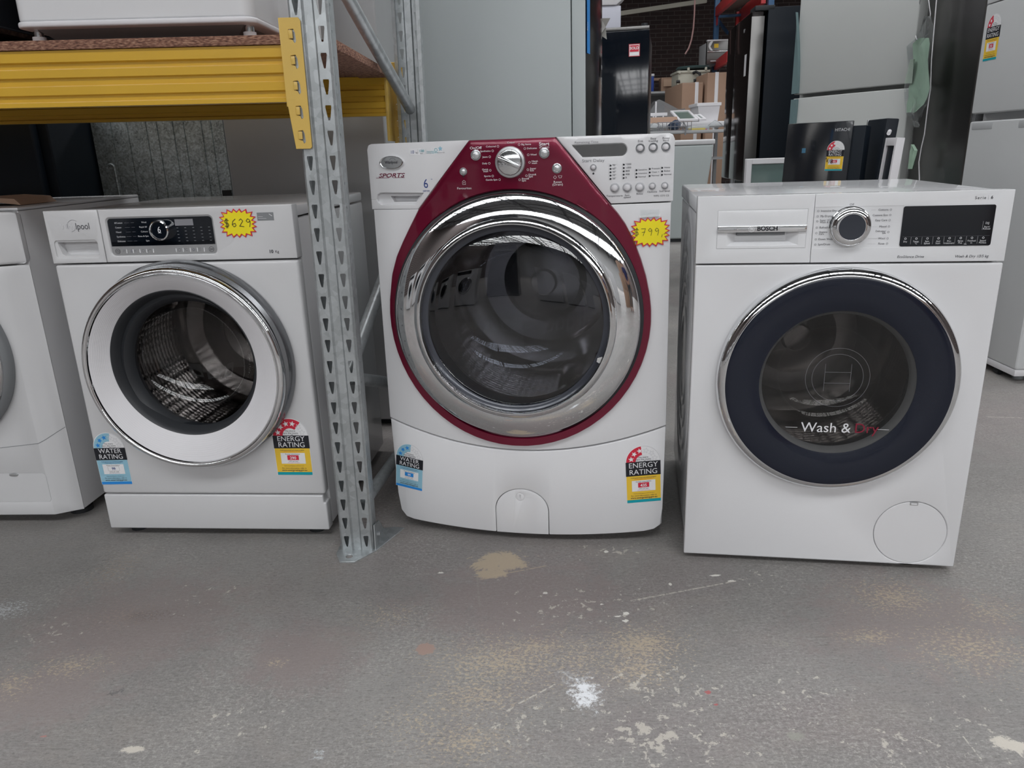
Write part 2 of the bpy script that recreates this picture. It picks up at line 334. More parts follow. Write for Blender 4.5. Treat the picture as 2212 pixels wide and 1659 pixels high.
def lathe_bm(prof, cx, cz, n=96, bm=None, M=None):
    bm = bm or bmesh.new(); rings = []
    for r, y in prof:
        if r < 1e-6: rings.append([bm.verts.new((cx,y,cz))])
        else: rings.append([bm.verts.new((cx+r*math.cos(2*PI*i/n), y, cz+r*math.sin(2*PI*i/n))) for i in range(n)])
    for a, b in zip(rings, rings[1:]):
        for i in range(n):
            j = (i+1)%n
            if len(a)==1 and len(b)==1: continue
            if len(a)==1: bm.faces.new((a[0], b[j], b[i]))
            elif len(b)==1: bm.faces.new((a[i], a[j], b[0]))
            else: bm.faces.new((a[i], a[j], b[j], b[i]))
    return bm
def lathe(name, prof, cx, cz, m, parent=None, n=96, angle=32):
    return from_bm(name, lathe_bm(prof, cx, cz, n), m, parent, True, angle)
def tube_bm(pts, r, n=10, bm=None, cap=True):
    bm = bm or bmesh.new(); pts = [Vector(p) for p in pts]; rings = []
    ref = Vector((0,0,1)) if abs((pts[-1]-pts[0]).normalized().z) < .9 else Vector((1,0,0))
    for i, p in enumerate(pts):
        d = (pts[min(i+1,len(pts)-1)]-pts[max(i-1,0)]).normalized(); u = d.cross(ref).normalized(); w = d.cross(u)
        rr = r[i] if isinstance(r, (list,tuple)) else r
        rings.append([bm.verts.new(p+rr*(math.cos(2*PI*k/n)*u+math.sin(2*PI*k/n)*w)) for k in range(n)])
    for a, b in zip(rings, rings[1:]):
        for k in range(n): bm.faces.new((a[k], a[(k+1)%n], b[(k+1)%n], b[k]))
    if cap: bm.faces.new(rings[0][::-1]); bm.faces.new(rings[-1])
    return bm
def tube(name, pts, r, m, parent=None, n=10): 
    bm = tube_bm(pts, r, n); bmesh.ops.recalc_face_normals(bm, faces=bm.faces); return from_bm(name, bm, m, parent, True, 50)
def cut(o, cutters, bev=.0015, seg=2, wn=False):
    """boolean the cutter meshes out of o, then soften the edges; the result is a plain mesh"""
    tmp = []
    for bm in cutters:
        bmesh.ops.recalc_face_normals(bm, faces=bm.faces); me = bpy.data.meshes.new('c'); bm.to_mesh(me); bm.free(); c = bpy.data.objects.new('c', me); COL.objects.link(c); tmp.append(c)
        md = o.modifiers.new('b','BOOLEAN'); md.operation = 'DIFFERENCE'; md.object = c; md.solver = 'EXACT'
    if bev:
        md = o.modifiers.new('v','BEVEL'); md.width = bev; md.segments = seg; md.limit_method = 'ANGLE'; md.angle_limit = math.radians(35)
    par = o.parent; o.parent = None
    dg = bpy.context.evaluated_depsgraph_get(); me = bpy.data.meshes.new_from_object(o.evaluated_get(dg))
    o.parent = par
    o.modifiers.clear(); o.data = me
    for c in tmp: bpy.data.objects.remove(c, do_unlink=True)
    me.polygons.foreach_set('use_smooth', [True]*len(me.polygons)); me.set_sharp_from_angle(angle=math.radians(32))
    return o
def cutter_box(*a):
    bm = bmesh.new(); add_box(bm, *a); bm.normal_update(); return bm
def warp(o, fn, xs=None):
    """slice the mesh at the given x positions and move every vertex by fn"""
    bm = bmesh.new(); bm.from_mesh(o.data)
    for x in (xs or []):
        bmesh.ops.bisect_plane(bm, geom=bm.verts[:]+bm.edges[:]+bm.faces[:], plane_co=(x,0,0), plane_no=(1,0,0), dist=1e-5)
    for v in bm.verts: v.co = Vector(fn(v.co))
    bm.to_mesh(o.data); bm.free()
    o.data.polygons.foreach_set('use_smooth', [True]*len(o.data.polygons)); o.data.set_sharp_from_angle(angle=math.radians(32))
    return o
def empty(name, loc, rz=0, label=None, cat=None, group=None):
    o = bpy.data.objects.new(name, None); COL.objects.link(o); o.location = loc; o.rotation_euler = (0,0,rz); o.empty_display_size = .1
    if label: tag(o, label, cat, group)
    return o
def tag(o, label=None, cat=None, group=None, kind=None):
    if label: o['label'] = label
    if cat: o['category'] = cat
    if group: o['group'] = group
    if kind: o['kind'] = kind
    return o

_tc = {}
def text_geo(s, size, align='LEFT', shear=0, bold=0, sx=1, sp=1):
    key = (s,align,shear,bold,sp)
    if key not in _tc:
        cu = bpy.data.curves.new('t','FONT'); cu.body = s; cu.size = 1; cu.align_x = align; cu.align_y = 'CENTER'; cu.shear = shear; cu.offset = bold; cu.resolution_u = 3; cu.space_character = sp; cu.space_line = .8
        o = bpy.data.objects.new('t', cu); me = bpy.data.meshes.new_from_object(o)
        _tc[key] = ([tuple(v.co[:2]) for v in me.vertices], [tuple(p.vertices) for p in me.polygons])
        bpy.data.objects.remove(o); bpy.data.curves.remove(cu); bpy.data.meshes.remove(me)
    v, f = _tc[key]; return [(x*size*sx, y*size) for x,y in v], f
class Art:
    """flat printing collected on a surface: surf(u, v, lift) gives the point"""
    def __init__(s, surf): s.surf = surf; s.v = []; s.f = []; s.mi = []; s.mats = []
    def raw(s, vs, fs, m, lift):
        if m not in s.mats: s.mats.append(m)
        k = len(s.v); s.v += [s.surf(x,y,lift) for x,y in vs]
        for q in fs: s.f.append([i+k for i in q]); s.mi.append(s.mats.index(m))
    def text(s, t, u, v, size, m, align='LEFT', lift=.0006, rot=0, **k):
        vs, fs = text_geo(t, size, align, **k); c, n = math.cos(rot), math.sin(rot)
        s.raw([(u+x*c-y*n, v+x*n+y*c) for x,y in vs], fs, m, lift); return s
    def poly(s, pts, m, lift=.0004): s.raw(pts, [list(range(len(pts)))], m, lift); return s
    def rect(s, u0,u1,v0,v1, m, lift=.0004): return s.poly([(u0,v0),(u1,v0),(u1,v1),(u0,v1)], m, lift)
    def disc(s, u, v, r, m, lift=.0005, n=20): return s.poly(circle(u,v,r,n), m, lift)
    def ring(s, u, v, r0, r1, m, lift=.0005, n=32, a0=0, a1=360):
        vs = []; full = (a1-a0) >= 360
        for i in range(n+1):
            a = math.radians(a0+(a1-a0)*i/n); vs += [(u+r0*math.cos(a), v+r0*math.sin(a)), (u+r1*math.cos(a), v+r1*math.sin(a))]
        s.raw(vs, [(2*i,2*i+1,2*i+3,2*i+2) for i in range(n)], m, lift); return s
    def line(s, pts, w, m, lift=.0006):
        for (a,b),(c,d) in zip(pts, pts[1:]):
            L = math.hypot(c-a, d-b) or 1; nx, ny = -(d-b)/L*w/2, (c-a)/L*w/2
            s.poly([(a-nx,b-ny),(c-nx,d-ny),(c+nx,d+ny),(a+nx,b+ny)], m, lift)
        return s
    def star(s, u, v, r, m, lift=.0008, outline=None, rot=0):
        pts = [(u+(r if i%2==0 else r*.42)*math.sin(rot+i*PI/5), v+(r if i%2==0 else r*.42)*math.cos(rot+i*PI/5)) for i in range(10)]
        if outline: s.line(pts+[pts[0]], r*.12, outline, lift)
        else: s.poly(pts, m, lift)
        return s
    def build(s, name, parent):
        me = bpy.data.meshes.new(name); me.from_pydata([tuple(p) for p in s.v], [], s.f)
        for m in s.mats: me.materials.append(m)
        me.polygons.foreach_set('material_index', s.mi); me.update()
        return link(name, me, parent, False)
def flat(y0=0): return lambda u, v, l: (u, y0-l, v)

def rating_label(name, parent, surf, u, v, kind, value, nstars, tilt=0, w=.090, h=.152, blue_box=False):
    """star rating sticker; u, v = its lower left corner on the surface"""
    c, s_ = math.cos(tilt), math.sin(tilt)
    A = Art(lambda x, y, l: surf(u+x*c-y*s_, v+x*s_+y*c, l))
    R = w/2; ya = h-R; half = nstars/6
    en = kind == 'energy'
    body = YEL if en else LBLUE; strip = TEAL if en else MBLUE; arc = RED if en else LBLUE
    A.poly([(0,0),(w,0),(w,ya)]+[(R+R*math.cos(math.radians(a)), ya+R*math.sin(math.radians(a))) for a in range(0,181,10)]+[(0,ya)], PAPER, .0004)
    A.ring(R, ya, R*.42, R*.96, arc, .0006, 24, 180-180*half, 180); A.ring(R, ya, R*.95, R*.985, INKL, .0006, 24, 0, 180-180*half)
    for i in range(6):
        a = math.radians(180-15-i*30); on = i < nstars-.4
        A.star(R+R*.70*math.cos(a), ya+R*.70*math.sin(a), R*.175, (PAPER if en else MBLUE), .0009, None if on else INKL, rot=PI/2-a)
    for i, t in enumerate(['The more', 'stars the more', ('energy' if en else 'water')+' efficient']): A.text(t, R, ya+R*(.27-.13*i), R*.15, INK, 'CENTER', .0008)
    yb = h*.475
    A.rect(0, w, yb, ya, INKK, .0007)
    A.text('ENERGY' if en else 'WATER', R, yb+(ya-yb)*.74, h*.125, INKW, 'CENTER', .0011); A.text('RATING', R, yb+(ya-yb)*.27, h*.125, INKW, 'CENTER', .0011)
    A.rect(w*.01, w*.99, h*.055, yb, body, .0007); A.rect(w*.01, w*.99, 0.0005, h*.055, strip, .0008)
    ink = RED if en else INKB
    A.text('A joint government and industry program', R, yb-h*.030, h*.024, INKB if not en else INK, 'CENTER', .0011, bold=.01)
    A.text('Compare models before you choose', R, yb-h*.055, h*.020, ink, 'CENTER', .0011)
    A.rect(w*.16, w*.84, h*.205, h*.395, PAPER, .0010)
    A.text('Energy consumption' if en else 'Water Consumption', R, h*.375, h*.030, INK, 'CENTER', .0013)
    if en or blue_box:
        A.rect(w*.34, w*.66, h*.27, h*.355, RED if en else MBLUE, .0012); A.text(value, R, h*.306, h*.070, INKW, 'CENTER', .0014, bold=.02)
    else:
        A.line([(w*.32,h*.27),(w*.68,h*.27),(w*.68,h*.355),(w*.32,h*.355),(w*.32,h*.27)], .0004, INKG, .0013); A.text(value, R, h*.308, h*.070, INKB, 'CENTER', .0014, bold=.02)
    A.text('kWh per year' if en else 'Litres per wash', R, h*.248, h*.028, INK, 'CENTER', .0013); A.text('When tested to the standard', R, h*.222, h*.017, ink, 'CENTER', .0013)
    A.text('For more information, refer to', R, h*.125, h*.033, INK, 'CENTER', .0011)
    A.text('Actual use will depend on how you use it', R, h*.165, h*.020, INK, 'CENTER', .0011)
    A.text('www.energyrating.gov.au' if en else 'www.waterrating.gov.au', R, h*.088, h*.042, INK, 'CENTER', .0011, bold=.015)
    return A.build(name, parent)

# ------------------------------------------------------------------ the hall
me = bpy.data.meshes.new('floor'); nx_, ny_ = len(_gx), len(_gy)
me.vertices.add(nx_*ny_); me.vertices.foreach_set('co', np.stack([FX, FY, FX*0], 1).astype(np.float32).ravel())
_i = (np.arange(ny_-1)[:,None]*nx_+np.arange(nx_-1)[None,:]).ravel(); _q = np.stack([_i, _i+1, _i+nx_+1, _i+nx_], 1).astype(np.int32)
me.loops.add(_q.size); me.loops.foreach_set('vertex_index', _q.ravel()); me.polygons.add(len(_q)); me.polygons.foreach_set('loop_start', np.arange(0, _q.size, 4, dtype=np.int32)); me.update(calc_edges=True)
me.materials.append(floor_mat())
for k_, v_ in WEAR.items(): me.attributes.new(k_, 'FLOAT', 'POINT').data.foreach_set('value', v_.astype(np.float32))
fl = bpy.data.objects.new('floor', me); COL.objects.link(fl); tag(fl, kind='structure')
WALLG = mat('grey_wall', (.30,.30,.30), .8, mottle=.1, mscale=1)
ROOF = mat('corrugated_roof_sheet', (.16,.165,.17), .6, .3)
SKYP = mat('translucent_skylight', (.97,.985,1.0), .5, emit=SKYLIGHT, mottle=.01)
DKST = mat('dark_truss_steel', (.05,.05,.055), .5, .3)
tag(box('wall_back', -9,11,17,17.2,0,6, BRICK, None, 0), kind='structure')
tag(box('wall_left', -9.2,-9,-18,17.2,0,6, BRICK, None, 0), kind='structure')
tag(box('wall_right', 11,11.2,-18,17.2,0,6, BRICK, None, 0), kind='structure')
tag(box('wall_front', -9,11,-18.2,-18,0,6, WALLG, None, 0), kind='structure')
# corrugated roof with rows of translucent sheets in between
SKY = [(-14.5,-9.0),(-2.9,-1.5),(2.6,3.6),(8.0,8.9)]
def corr(name, y0, y1, m):
    v=[]; f=[]; n=200
    for i in range(n+1):
        x=-9.2+20.4*i/n; z=5.35+.03*math.sin(i*PI/2)
        v += [(x,y0,z),(x,y1,z)]
    f=[(2*i,2*i+1,2*i+3,2*i+2) for i in range(n)]
    return pyd(name, v, f, m)
edges = [-18.2]+[e for s in SKY for e in s]+[17.2]
for i in range(0, len(edges), 2): tag(corr('ceiling' if i==0 else 'ceiling', edges[i], edges[i+1], ROOF), kind='structure')
for i, (a,b) in enumerate(SKY): tag(corr('window_%d' % (i+1), a, b, SKYP), kind='structure')
k = 0
for x in (-7.2,-4.6,-2.0,.6,3.2,5.8,8.4):           # roof trusses running front to back
    bm = bmesh.new(); add_box(bm, x-.05,x+.05,-18,17,5.15,5.25); add_box(bm, x-.05,x+.05,-18,17,4.5,4.58)
    for j in range(29):
        a=-18+j*1.18; tube_bm([(x,a,4.54),(x,a+.59,5.2)], .03, 6, bm); tube_bm([(x,a+.59,5.2),(x,a+1.18,4.54)], .03, 6, bm)
    k += 1; tag(from_bm('trim_%d' % k, bm, DKST), kind='structure')
for y in (-16,-13.1,-11.8,-10.4,-7.5,-6.0,-4.5,-2.2,-.2,1.3,5.0,6.6):
    k += 1; tag(box('trim_%d' % k, -9,11,y-.03,y+.03,5.25,5.33, DKST, None, 0), kind='structure')

k += 1; tag(boxes('trim_%d' % k, [(x-.03,x+.03,a,b,5.2,5.32) for a,b in SKY[:2] for x in [-8.5+.87*i for i in range(22)]], DKST), kind='structure')
# ------------------------------------------------------------------ washing machine pieces
def drum(parent, cx, cz, r_mouth, r, y0=.06, depth=.36, paddles=(80,200,320)):
    """tub seal, perforated drum and its lifters behind a door"""
    lathe('door_seal', [(r_mouth+.02,.012),(r_mouth+.004,.004),(r_mouth-.004,.012),(r_mouth-.010,.030),(r_mouth-.004,.05),(r_mouth+.01,y0+.01)], cx, cz, RUBBER, parent)
    dr = lathe('drum', [(r_mouth+.005,y0),(r_mouth+.008,y0+.012),(r-.012,y0+.02),(r,y0+.04),(r,depth-.03)], cx, cz, PERF, parent)
    lathe('drum_back', [(r,depth-.03),(r-.02,depth),(r*.72,depth+.004),(r*.66,depth-.012),(r*.45,depth-.004),(r*.38,depth-.03),(.04,depth-.035),(.034,depth-.05),(0,depth-.052)], cx, cz, STEEL, dr)
    for a in paddles:
        a = math.radians(a); bm = bmesh.new(); n=8; rows=[]
        for j in range(n+1):
            y = y0+.05+(depth-.09-y0-.03)*j/n; w=.028; hgt=.055*math.sin(PI*(.12+.76*j/n))
            row=[]
            for q in range(7):
                t=-1+2*q/6; rr=r-hgt*math.cos(t*PI/2)-.001; th=a+t*w*2/r*.5
                row.append(bm.verts.new((cx+rr*math.cos(th), y, cz+rr*math.sin(th))))
            rows.append(row)
        for A_, B_ in zip(rows, rows[1:]):
            for q in range(6): bm.faces.new((A_[q],A_[q+1],B_[q+1],B_[q]))
        from_bm('drum_lifter', bm, STEEL, dr, True, 60)
    return dr
def feet(parent, w, d, h, y0=.05, r=.022):
    for sx in (-1,1):
        for y in (y0, d-.05):
            bm = lathe_bm([(0,0),(r,0),(r,h*.4),(r*.5,h*.45),(r*.5,h+.004),(0,h+.004)], 0,0, 20)
            bmesh.ops.transform(bm, matrix=Matrix.Translation((sx*(w/2-.05), y, 0)) @ Matrix.Rotation(PI/2,4,'X'), verts=bm.verts)
            bmesh.ops.recalc_face_normals(bm, faces=bm.faces); from_bm('foot', bm, BLACKM, parent)

# ---- left silver-ringed washer
def washer_left():
    W2, H, D, Z0 = .2975, .845, .587, .023
    R = empty('washing_machine', (-.7814,1.7581,0), -.0866, 'white front-loading washing machine with a wide white-and-chrome round door and a $629 star tag', 'washing machine')
    cx, cz = -.002, .4650
    cab = box('cabinet', -W2,W2,.034,D,Z0+.004,.812, WHITE2, R, .006); cut(cab, [lathe_bm([(0,0),(.262,0),(.262,.46),(0,.46)], cx, cz, 64)], 0)
    hole = lambda r: lathe_bm([(0,-.1),(r,-.1),(r,.1),(0,.1)], cx, cz, 96)
    o = box('front_panel', -W2,W2,0,.033,.1235,.7195, WHITE2, R, 0); cut(o, [hole(.185)], .007, 3)
    o = box('plinth', -W2,W2,.0,.033,Z0,.1205, WHITE2, R, 0); cut(o, [cutter_box(.2905,.32,-.1,.1,.10,.1208)], .006, 3)
    o = box('lid', -W2,W2,.034,D,.816,H-.004, WHITE2, R, .006)
    # control panel with the recessed display strip
    o = box('control_panel', -.1635,W2,0,.034,.7235,H, WHITE2, R, 0)
    cut(o, [prism_bm(rrect(-.1500,.1085,.7375,.8265,.011), -.01, .0035)], .0055, 3)
    A = Art(flat(0.0035)); A.poly(rrect(-.149,.1075,.7385,.8255,.010), SILVER, .0003); A.poly(rrect(-.1465,.1050,.7600,.8235,.008), BLACK, .0009); A.rect(-.1465,.1050,.7600,.770, BLACK, .0009)
    for i,(a,b) in enumerate([('ØCotton','Wool'),('Cotton','Rapid 30\''),('Mixed','Colours'),('Synthetics','Rinse & Spin'),('Delicates','Spin')]):
        z=.8135-.0105*i; A.text(a,-.130,z,.0052,INKL,lift=.0012); A.text(b,-.052,z,.0052,INKL,'RIGHT',.0012); A.line([(-.106,z),(-.094,z)],.0004,INKG,.0012); A.line([(-.090,z),(-.082,z)],.0004,INKG,.0012)
    A.rect(.016,.060,.8040,.8185, INKG, .0012)
    for i in range(5):
        for j in range(5): A.rect(.018+.019*j,.0225+.019*j,.7985-.0075*i,.7995-.0075*i, GREY, .0012)
    for u in (-.1135,-.0975,-.081,-.0645,-.048,.0075,.0245,.042,.059,.0755): A.rect(u,u+.0022,.7435,.7525, INKW, .0009)
    A.ring(-.1345,.7485,.0050,.0058,INK,.001); A.ring(-.1345,.7485,.0022,.0028,INK,.001); A.line([(-.1345,.7485),(-.1345,.7518)],.0006,INK,.001)
    A.text('P',-.121,.7485,.009,INKG); A.text('15\'',-.095,.7485,.0055,INKG); A.disc(-.100,.7487,.0035,INKG); A.ring(-.072,.7485,.0025,.0034,INKG); A.line([(-.062,.7462),(-.056,.7515),(-.0525,.7495)],.0012,INKG)
    A.ring(.0165,.7485,.0030,.0037,INKG); A.text('°C',.027,.7485,.0085,INKG); A.ring(.0505,.7485,.0012,.0035,INKG)
    for q in range(3): A.line([(.063,.746+.0028*q),(.069,.746+.0028*q)],.0006,INKG)
    A.ring(.0940,.7485,.0055,.0062,INK,.001); A.line([(.0915,.7460),(.0915,.7510),(.0950,.7485),(.0915,.7460)],.0006,INK,.001); A.rect(.0957,.0963,.7468,.7502,INK,.001); A.rect(.0972,.0978,.7468,.7502,INK,.001)
    A.build('display_strip', o)
    A = Art(flat()); A.text('10',.232,.7400,.0105,INK,bold=.03); A.text('Kg',.2465,.7396,.0085,INK)
    A.rect(.2145,.2535,.8105,.8285,GREY); A.line([(.217,.8200),(.228,.8195)],.0006,INKW); A.line([(.217,.8160),(.236,.8150)],.0006,INKW); A.line([(.243,.8250),(.250,.8200)],.0012,INKW); A.build('printed_legend', o)
    # detergent drawer
    d = box('detergent_drawer', -W2,-.1655,0,.034,.7235,H, WHITE2, R, 0)
    cut(d, [prism_bm(rrect(-.2860,-.1790,.7350,.7770,.008), -.01,.003), prism_bm([(-.2795,.7725),(-.272,.7450),(-.266,.7410),(-.1830,.7410),(-.1810,.743),(-.1810,.7700),(-.183,.7725)], -.01, .024)], .003, 2)
    A = Art(flat()); A.text('Whir', -.2615,.8080,.0215,INKL,sx=.8); A.text('lpool', -.2245,.8080,.0215,INK,sx=.8)
    A.ring(-.2290,.8085,.0145,.0153,INKG,a0=50,a1=200,n=24); A.line([(-.236,.7965),(-.229,.799),(-.2245,.805)],.0007,INKG); A.build('printed_logo', d)
    # round programme dial
    k = lathe('programme_dial', [(.0235,.0035),(.0235,-.012),(.0228,-.0165),(.0205,-.018),(.0188,-.0155),(.0186,-.013)], -.0155,.7955, CHROME, R, 64)
    f = lathe('dial_face', [(.0188,-.0130),(0,-.0130)], -.0155,.7955, BLACK, k, 48)
    A = Art(lambda u,v,l:(u,-.0130-l,v)); A.text('6',-.0155,.7965,.020,INKW,'CENTER',sx=.85); A.rect(-.0195,-.0115,.7895,.7902,INKW); A.build('dial_mark', f)
    # door: grey back body on the hinge side, chrome hoop, white dish, glass bowl
    bk = lathe('door_frame', [(.250,0),(.253,-.004),(.253,-.020),(.247,-.030),(.238,-.034)], cx+.011, cz+.009, mat('gunmetal_plastic',(.20,.205,.215),.22,.75), R)
    lathe('chrome_hoop', [(.2465,-.018),(.2500,-.026),(.2505,-.036),(.2470,-.0455),(.2405,-.0490),(.2370,-.0480),(.2355,-.0455),(.2345,-.0480),(.2325,-.0480),(.2310,-.0440)], cx, cz, CHROME, bk, 128, 60)
    gx, gz = cx-.0105, cz+.0105           # the glass sits off-centre in the hoop
    bm=bmesh.new(); rows=[]; NN=128
    for i in range(49):
        t=i/48; rr=.2318+(.1820-.2318)*t; yy=-.0445+.0300*t**1.2+(.00016*math.sin(t*PI*26) if .15<t<.9 else 0)
        rows.append([bm.verts.new((cx+(gx-cx)*t+rr*math.cos(2*PI*k_/NN), yy, cz+(gz-cz)*t+rr*math.sin(2*PI*k_/NN))) for k_ in range(NN)])
    for A_,B_ in zip(rows,rows[1:]):
        for k_ in range(NN): bm.faces.new((A_[k_],A_[(k_+1)%NN],B_[(k_+1)%NN],B_[k_]))
    from_bm('door_dish', bm, PLASTICW, bk, True, 60)
    lathe('glass_trim', [(.1826,-.0148),(.1810,-.0160),(.1795,-.0150),(.1740,-.006),(.1690,.004),(.1660,.012)], gx, gz, RUBBER, bk, 96, 60)
    lathe('glass_bowl', [(.1740,-.004),(.166,.030),(.148,.070),(.115,.095),(.06,.108),(0,.110)], gx, gz, GLASS, bk, 96, 60)
    for u, v in ((.112,.2175),(.214,.102)): 
        n = lathe_bm([(0,-.032),(.007,-.032),(.009,-.028),(.009,-.018)], cx+u, cz+v, 16); from_bm('hinge_cap', n, BLACKM, bk)
    drum(R, cx, cz, .168, .243, .055, .42, (25,150,265))
    rating_label('water_rating_label', R, flat(), -.2985+.0035, .1495, 'water', '99', 3.4, .02, .084, .144)
    rating_label('energy_rating_label', R, flat(), .1800, .1780, 'energy', '290', 4.3, .0, .092, .153)
    feet(R, 2*W2, D, Z0); return R
washer_left()

# ---- middle washer: bowed front, maroon surround
BX = .0405
def bow(x): return BX*(1-min(1,(x/.343)**2))
XS = [-.343+.686*i/24 for i in range(1,24)]
def wbow(co): return (co.x, co.y-bow(co.x), co.z)
def bsurf(u, v, l): return (u, -bow(u)-l, v)
def washer_middle():
    W2, H = .343, .9687
    R = empty('washing_machine', (.0255,1.7205,0), -.1803, 'large white front-loading washing machine with maroon surround, big chrome door and a $799 star tag', 'washing machine')
    cx, cz = -.005, .5735
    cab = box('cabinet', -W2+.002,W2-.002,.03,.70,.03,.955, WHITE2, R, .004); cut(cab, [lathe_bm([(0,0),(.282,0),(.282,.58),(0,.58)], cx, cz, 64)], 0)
    def kz(u): return .3075-.060*(1-(u/.343)**2)
    N = 30; top = [(-W2+2*W2*i/N, .8225) for i in range(N+1)]
    # front panel between control panel and kick plate
    pts = [(u, kz(u)+.002) for u,_ in top]; out = pts+[(W2-.004,.8255),(-W2+.004,.8235)]
    o = from_bm('front_panel', prism_bm(out, 0, .03), WHITE, R); cut(o, [lathe_bm([(0,-.1),(.262,-.1),(.262,.1),(0,.1)], cx, cz, 96)], .007, 3); warp(o, wbow, XS)
    # kick plate with an arched flap
    def arch(g): return [(-.0705-g,-.05),(-.0705-g,.082),]+[(-.0045-(.066+g)*math.cos(t), .085+(.058+g)*math.sin(t)) for t in [PI*i/24 for i in range(25)]]+[(.0615+g,.082),(.0615+g,-.05)]
    bz = lambda u: .021+.011*(abs(u)/.343)**2
    out = [(u,kz(u)-.002) for u,_ in top][::-1]+[(-W2+.001,.30),(-W2+.004,.10),(-W2+.010,.052),(-W2+.024,.034)]+[(u,bz(u)) for u,_ in top[2:-2]]+[(W2-.022,.034),(W2-.006,.045),(W2-.002,.09)]
    o = from_bm('kick_plate', prism_bm(out, 0, .03), WHITE, R); cut(o, [prism_bm(arch(.0013)[::-1], -.1, .1)], .006, 2); warp(o, wbow, XS)
    fo = [(-.0705,.022)]+arch(0)[1:-1]+[(.0615,.022)]
    o = from_bm('pump_flap', prism_bm(fo, .0005, .03), WHITE, R); cut(o, [lathe_bm([(.0098,-.01),(.0098,.0018),(.0112,.0018),(.0112,-.01),(.0098,-.01)], -.008,.1225,32), cutter_box(-.0088,-.0072,-.01,.0035,.1165,.1285)], .0012, 2); warp(o, wbow, XS)
    # detergent drawer at the left
    dl = [(-W2,.8245),(-W2,H-.012),(-W2+.004,H-.003),(-W2+.012,H)]
    o = from_bm('detergent_drawer', prism_bm([(-.2245,.8245),(-.0955,H)]+dl[::-1], 0, .05), WHITE, R)
    rec = prism_bm([(-.329,.848),(-.327,.841),(-.318,.834),(-.2300,.834),(-.2085,.860),(-.3180,.862),(-.327,.857)], -.01, .012)
    rec2 = prism_bm([(-.296,.853),(-.288,.840),(-.232,.840),(-.222,.853)], -.01, .032)
    cut(o, [rec, rec2, cutter_box(-.36,-.3255,-.01,.001,.8455,.8465)], .004, 3); warp(o, wbow, XS)
    A = Art(bsurf); A.text('SPORTS',-.3190,.8990,.0125,INKM,sx=1.50,shear=.3,bold=.02); A.rect(-.3255,-.253,.8935,.8945,INKM); A.line([(-.3225,.8995),(-.250,.9005)],.0009,PAPER,.0009); A.text('6',-.2020,.8790,.028,INKB,'CENTER',sx=.85); A.text('sense',-.2020,.8645,.0075,INKB,'CENTER'); A.text('™',-.190,.888,.005,INKB)
    A.poly(rrect(-.2370,-.1560,.9420,.9560,.003), INKW, .0004); A.text('10',-.2345,.9480,.0095,INKB); A.text('kg',-.222,.9470,.0055,INKG); A.text('1200',-.2135,.9500,.0065,TEAL); A.text('rpm',-.211,.9450,.004,INKG)
    A.rect(-.2160,-.2157,.944,.954,INKG); A.rect(-.1970,-.1967,.944,.954,INKG); A.text('Aqua-steam\nwool programme',-.195,.9470,.0038,TEAL); A.ring(-.173,.951,.003,.0038,TEAL); A.star(-.1625,.9535,.006,LBLUE)
    A.text('WOOLMARK',-.170,.9450,.003,INKG); A.build('printed_legend', o)
    # oval badge
    b = bmesh.new(); prof=[(1.0,0),(1.0,-.0030),(.96,-.0045),(.90,-.0040),(.86,-.0028)]
    def oval(name, prof, m, par):
        bm = bmesh.new(); n=48; rings=[]
        for r_, y in prof:
            rings.append([bm.verts.new((-.2825+.0305*r_*math.cos(2*PI*i/n), y-bow(-.2825+.0305*r_*math.cos(2*PI*i/n)), .9275+.0145*r_*math.sin(2*PI*i/n))) for i in range(n)])
        for a_, b_ in zip(rings, rings[1:]):
            for i in range(n): bm.faces.new((a_[i],a_[(i+1)%n],b_[(i+1)%n],b_[i]))
        if name=='badge_face': bm.faces.new(rings[-1])
        bmesh.ops.recalc_face_normals(bm, faces=bm.faces); return from_bm(name, bm, m, par, True, 60)
    bd = oval('oval_badge', prof, CHROME, o); 
    oval('badge_face', [(.88,-.0026),(.5,-.0034),(.2,-.0036)], SILVER, bd)
    A = Art(lambda u,v,l: bsurf(u,v,.0036+l)); A.text('Whirlpool',-.2830,.9278,.0092,INK,'CENTER',sx=.82,shear=.15,bold=.01); A.ring(-.279,.9285,.0083,.0088,INK,a0=20,a1=150); A.build('badge_writing', bd)
    # right control panel
    R1 = [(W2,.8285),(W2,H-.012),(W2-.004,H-.003),(W2-.012,H),(.0955,H),(.2105,.8275)]
    cp = from_bm('control_panel', prism_bm(R1, 0, .05), WHITE, R)
    disp = lambda g: [(.1285-g*1.6,.9505+g),(.1505-g*.4,.9270-g)]+[(.2310+(.0120+g)*math.cos(t), .9390+(.0120+g)*math.sin(t)) for t in [-PI/2+PI*i/12 for i in range(13)]]
    cut(cp, [prism_bm(disp(.0012), -.01, .002)], .004, 3); warp(cp, wbow, XS)
    dw = from_bm('display_window', prism_bm(disp(0), -.0004, .002), mat('mirror_window', (.22,.22,.22), .05, 1), cp); warp(dw, wbow, [.13+.01*i for i in range(12)])
    A = Art(bsurf)
    A.text('Remaining Time',.1330,.9560,.0062,INKG,sx=1.25); A.text('Start Delay',.1725,.9180,.0088,INKG,'CENTER',sx=1.2)
    for u,t in ((.271,'Eco'),(.298,'Easy\nironing'),(.3245,'Rinse\nhold')): A.text(t,u,.9565 if '\n' in t else .9545,.0058,INK,'CENTER',sx=1.2)
    A.disc(.1728,.8915,.0021,INKK)
